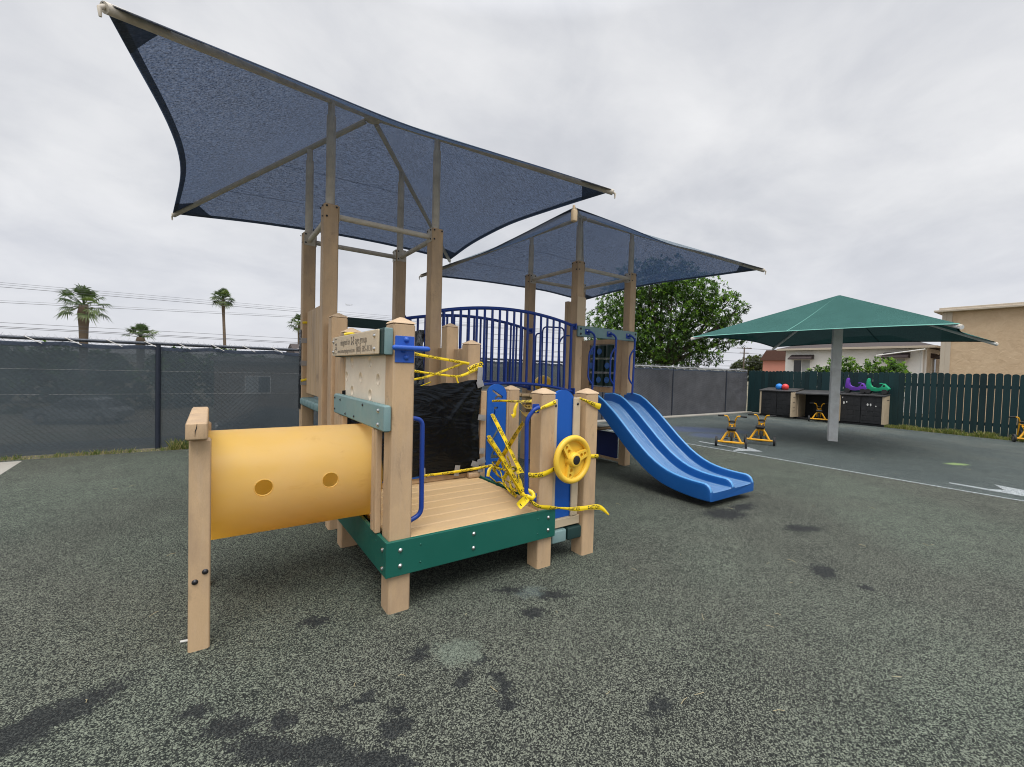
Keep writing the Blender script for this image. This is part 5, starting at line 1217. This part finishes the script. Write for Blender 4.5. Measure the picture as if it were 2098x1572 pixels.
# ------------------------------------------------------------------ utility pole, wires, aircraft
m_pole = M('weathered pole wood', (.12, .095, .075), .9, .15, 4)
pp = polar(.535, 75, -.06); up_ = thing('utility_pole', 'distant wooden utility pole with two cross arms', 'utility pole', pp)
b = B(); b.cyl(pp, pp+Vector((0, 0, 6.75)), .15, 8, .11); b.obj('pole', m_pole, up_)
for z, w in ((6.6, 1.25), (5.75, .75)):
    b = B(); A = pp+Vector((ex*-w, ey*-w, z)); C = pp+Vector((ex*w, ey*w, z)); b.cyl(A, C, .07, 6); arm = b.obj('cross_arm', m_pole, up_)
    for q in (-.9, -.45, .45, .9): b = B(); c0 = pp+Vector((ex*w*q, ey*w*q, z+.05)); b.cyl(c0, c0+Vector((0, 0, .2)), .06, 6); b.obj('insulator', m_rod, arm)
m_cable = M('overhead cable', (.06, .06, .065), .6, bump=0)
def cable(label, p0, p1, r, sag):
    b = B(); p0, p1 = Vector(p0), Vector(p1); b.tube([p0.lerp(p1, k/40)-Vector((0, 0, 4*sag*(k/40)*(1-k/40))) for k in range(41)], r, 4)
    tag(b.obj('power_line', m_cable), label, 'cable', 'overhead power lines')
for z0, z1, r, lb in ((5.20, 5.36, .011, 'highest overhead wire of the upper bundle over the left fence'), (5.10, 5.22, .011, 'middle overhead wire of the upper bundle over the left fence'), (4.98, 5.11, .018, 'lowest overhead wire of the upper bundle over the left fence'),
                   (4.30, 4.82, .009, 'thin overhead wire just above the single one crossing the stout palm'), (4.20, 4.72, .016, 'single overhead wire crossing the stout palm below its crown'), (3.2, 3.28, .016, 'overhead wire a little above the left fence top'), (3.0, 3.02, .022, 'thick overhead cable just above the left fence top'), (2.93, 2.94, .018, 'lowest overhead cable close along the left fence top')):
    sl = (z1-z0)/13.9; cable(lb, (-70, 30, z0-sl*60.3), (60, 30, z1+sl*55.8), r*.55, .0)
for zc, lb in ((6.85, 'distant wire meeting the upper arm of the utility pole'), (6.0, 'distant wire meeting the lower arm of the utility pole'), (4.6, 'distant lowest wire on the utility pole')):
    d = Vector((ex, ey, 0)); cable(lb, pp-d*45+Vector((0, 0, zc+1.0)), pp+d*45+Vector((0, 0, zc-.6)), .03, .5)
b = B(); pc = Vector((573, 2280, 312)); fwd = Vector((.75, -.66, .04)).normalized(); sd = fwd.cross(Vector((0, 0, 1))).normalized(); uu = sd.cross(fwd)
pl_ = thing('airliner', 'tiny distant airliner low in the sky above the sign post', 'aircraft', pc)
b.tube([pc-fwd*20, pc-fwd*12, pc+fwd*12, pc+fwd*18, pc+fwd*20], [.6, 2, 2, 1.4, .3], 10); b.obj('fuselage', m_blind, pl_)
b = B()
for s in (-1, 1):
    b.prism([(4, 1.5), (-2, 1.5), (-8, 17), (-5.5, 17)], lambda X, Y, h: pc+fwd*X+sd*(s*Y)+uu*h, -.3, .3); b.prism([(-16, .5), (-19, .5), (-20.5, 7), (-18.5, 7)], lambda X, Y, h: pc+fwd*X+sd*(s*Y)+uu*h, -.2, .2)
b.prism([(-14, 1), (-19, 1), (-21, 8), (-19, 8)], lambda X, Y, h: pc+fwd*X+uu*Y+sd*h, -.2, .2); b.obj('wings', m_blind, pl_)
# low far hills on the skyline
m_hill = M('far hill scrub', (.16, .17, .15), .95, .2, .02, .1, .2, 0, 1, 0)
b = B()
def hill(s, q):
    a = R(-75+150*s); h = 17+9*fbm(s*9, .3, 1)+4*fbm(s*30, 1.7, 1); dd = 1150+q*160
    return CAM+Vector((math.sin(a+.61)*dd, math.cos(a+.61)*dd, -1.6+max(4, h)*math.sin(math.pi*min(1, q)*.5)-.2))
b.grid(hill, 140, 4); tag(b.obj('hills', m_hill, smooth=180), kind='structure')

# ------------------------------------------------------------------ overcast sky and light
SUN = Vector((-.22, -.45, .85)).normalized()
w = bpy.data.worlds.new('World'); sc.world = w; w.use_nodes = True; t = w.node_tree; t.nodes.clear()
out = node(t, 'ShaderNodeOutputWorld'); sky = t.nodes.new('ShaderNodeTexSky'); sky.sky_type = 'NISHITA'; sky.sun_disc = False
sky.sun_elevation = math.asin(SUN.z); sky.sun_rotation = math.atan2(SUN.x, SUN.y)
bg1 = node(t, 'ShaderNodeBackground'); bg1.inputs['Strength'].default_value = .1; lk(t, sky.outputs[0], bg1.inputs[0])
tc = t.nodes.new('ShaderNodeTexCoord'); sx = t.nodes.new('ShaderNodeSeparateXYZ'); lk(t, tc.outputs['Generated'], sx.inputs[0])
den = mathn(t, 'ADD', mathn(t, 'MAXIMUM', sx.outputs[2], 0.0), .30)
cx = t.nodes.new('ShaderNodeCombineXYZ'); lk(t, mathn(t, 'DIVIDE', sx.outputs[0], den), cx.inputs[0]); lk(t, mathn(t, 'DIVIDE', sx.outputs[1], den), cx.inputs[1])
n1 = noise(t, cx.outputs[0], 1.15, 7, .55, .45); n2 = noise(t, cx.outputs[0], 3.6, 6, .58, .4)
k = mathn(t, 'ADD', mathn(t, 'MULTIPLY', n1, .72), mathn(t, 'MULTIPLY', n2, .28))
cl = ramp(t, k, [(.30, (.475, .49, .525)), (.43, (.565, .575, .605)), (.54, (.665, .67, .687)), (.66, (.755, .755, .763))])
hz = ramp(t, sx.outputs[2], [(0.0, 1.0), (.10, .55), (.28, 0.0)]); cl = mixc(t, mathn(t, 'MULTIPLY', hz, .8), cl, (.60, .61, .67))
zen = ramp(t, sx.outputs[2], [(.62, 0.0), (.95, 1.0)]); cl2 = t.nodes.new('ShaderNodeVectorMath'); cl2.operation = 'SCALE'; lk(t, cl, cl2.inputs[0]); lk(t, mathn(t, 'ADD', mathn(t, 'MULTIPLY', zen, 2.6), 1.0), cl2.inputs['Scale'])
bg2 = node(t, 'ShaderNodeBackground'); lk(t, cl2.outputs[0], bg2.inputs[0]); bg2.inputs['Strength'].default_value = 1.0
mx = node(t, 'ShaderNodeMixShader'); mx.inputs[0].default_value = .94; lk(t, bg1.outputs[0], mx.inputs[1]); lk(t, bg2.outputs[0], mx.inputs[2]); lk(t, mx.outputs[0], out.inputs[0])
sd_ = bpy.data.lights.new('Sun', 'SUN'); sd_.energy = 1.5; sd_.angle = R(35); sd_.color = (1, .965, .91)
so = bpy.data.objects.new('Sun', sd_); col.objects.link(so); so.rotation_euler = SUN.to_track_quat('Z', 'Y').to_euler()
sc.view_settings.view_transform = 'Standard'; sc.view_settings.look = 'None'; sc.view_settings.exposure = .28; sc.view_settings.gamma = 1; sc.view_settings.use_curve_mapping = False
sc.cycles.filter_width = 1.05; sc.cycles.max_bounces = 8; sc.cycles.transparent_max_bounces = 16; sc.cycles.diffuse_bounces = 3
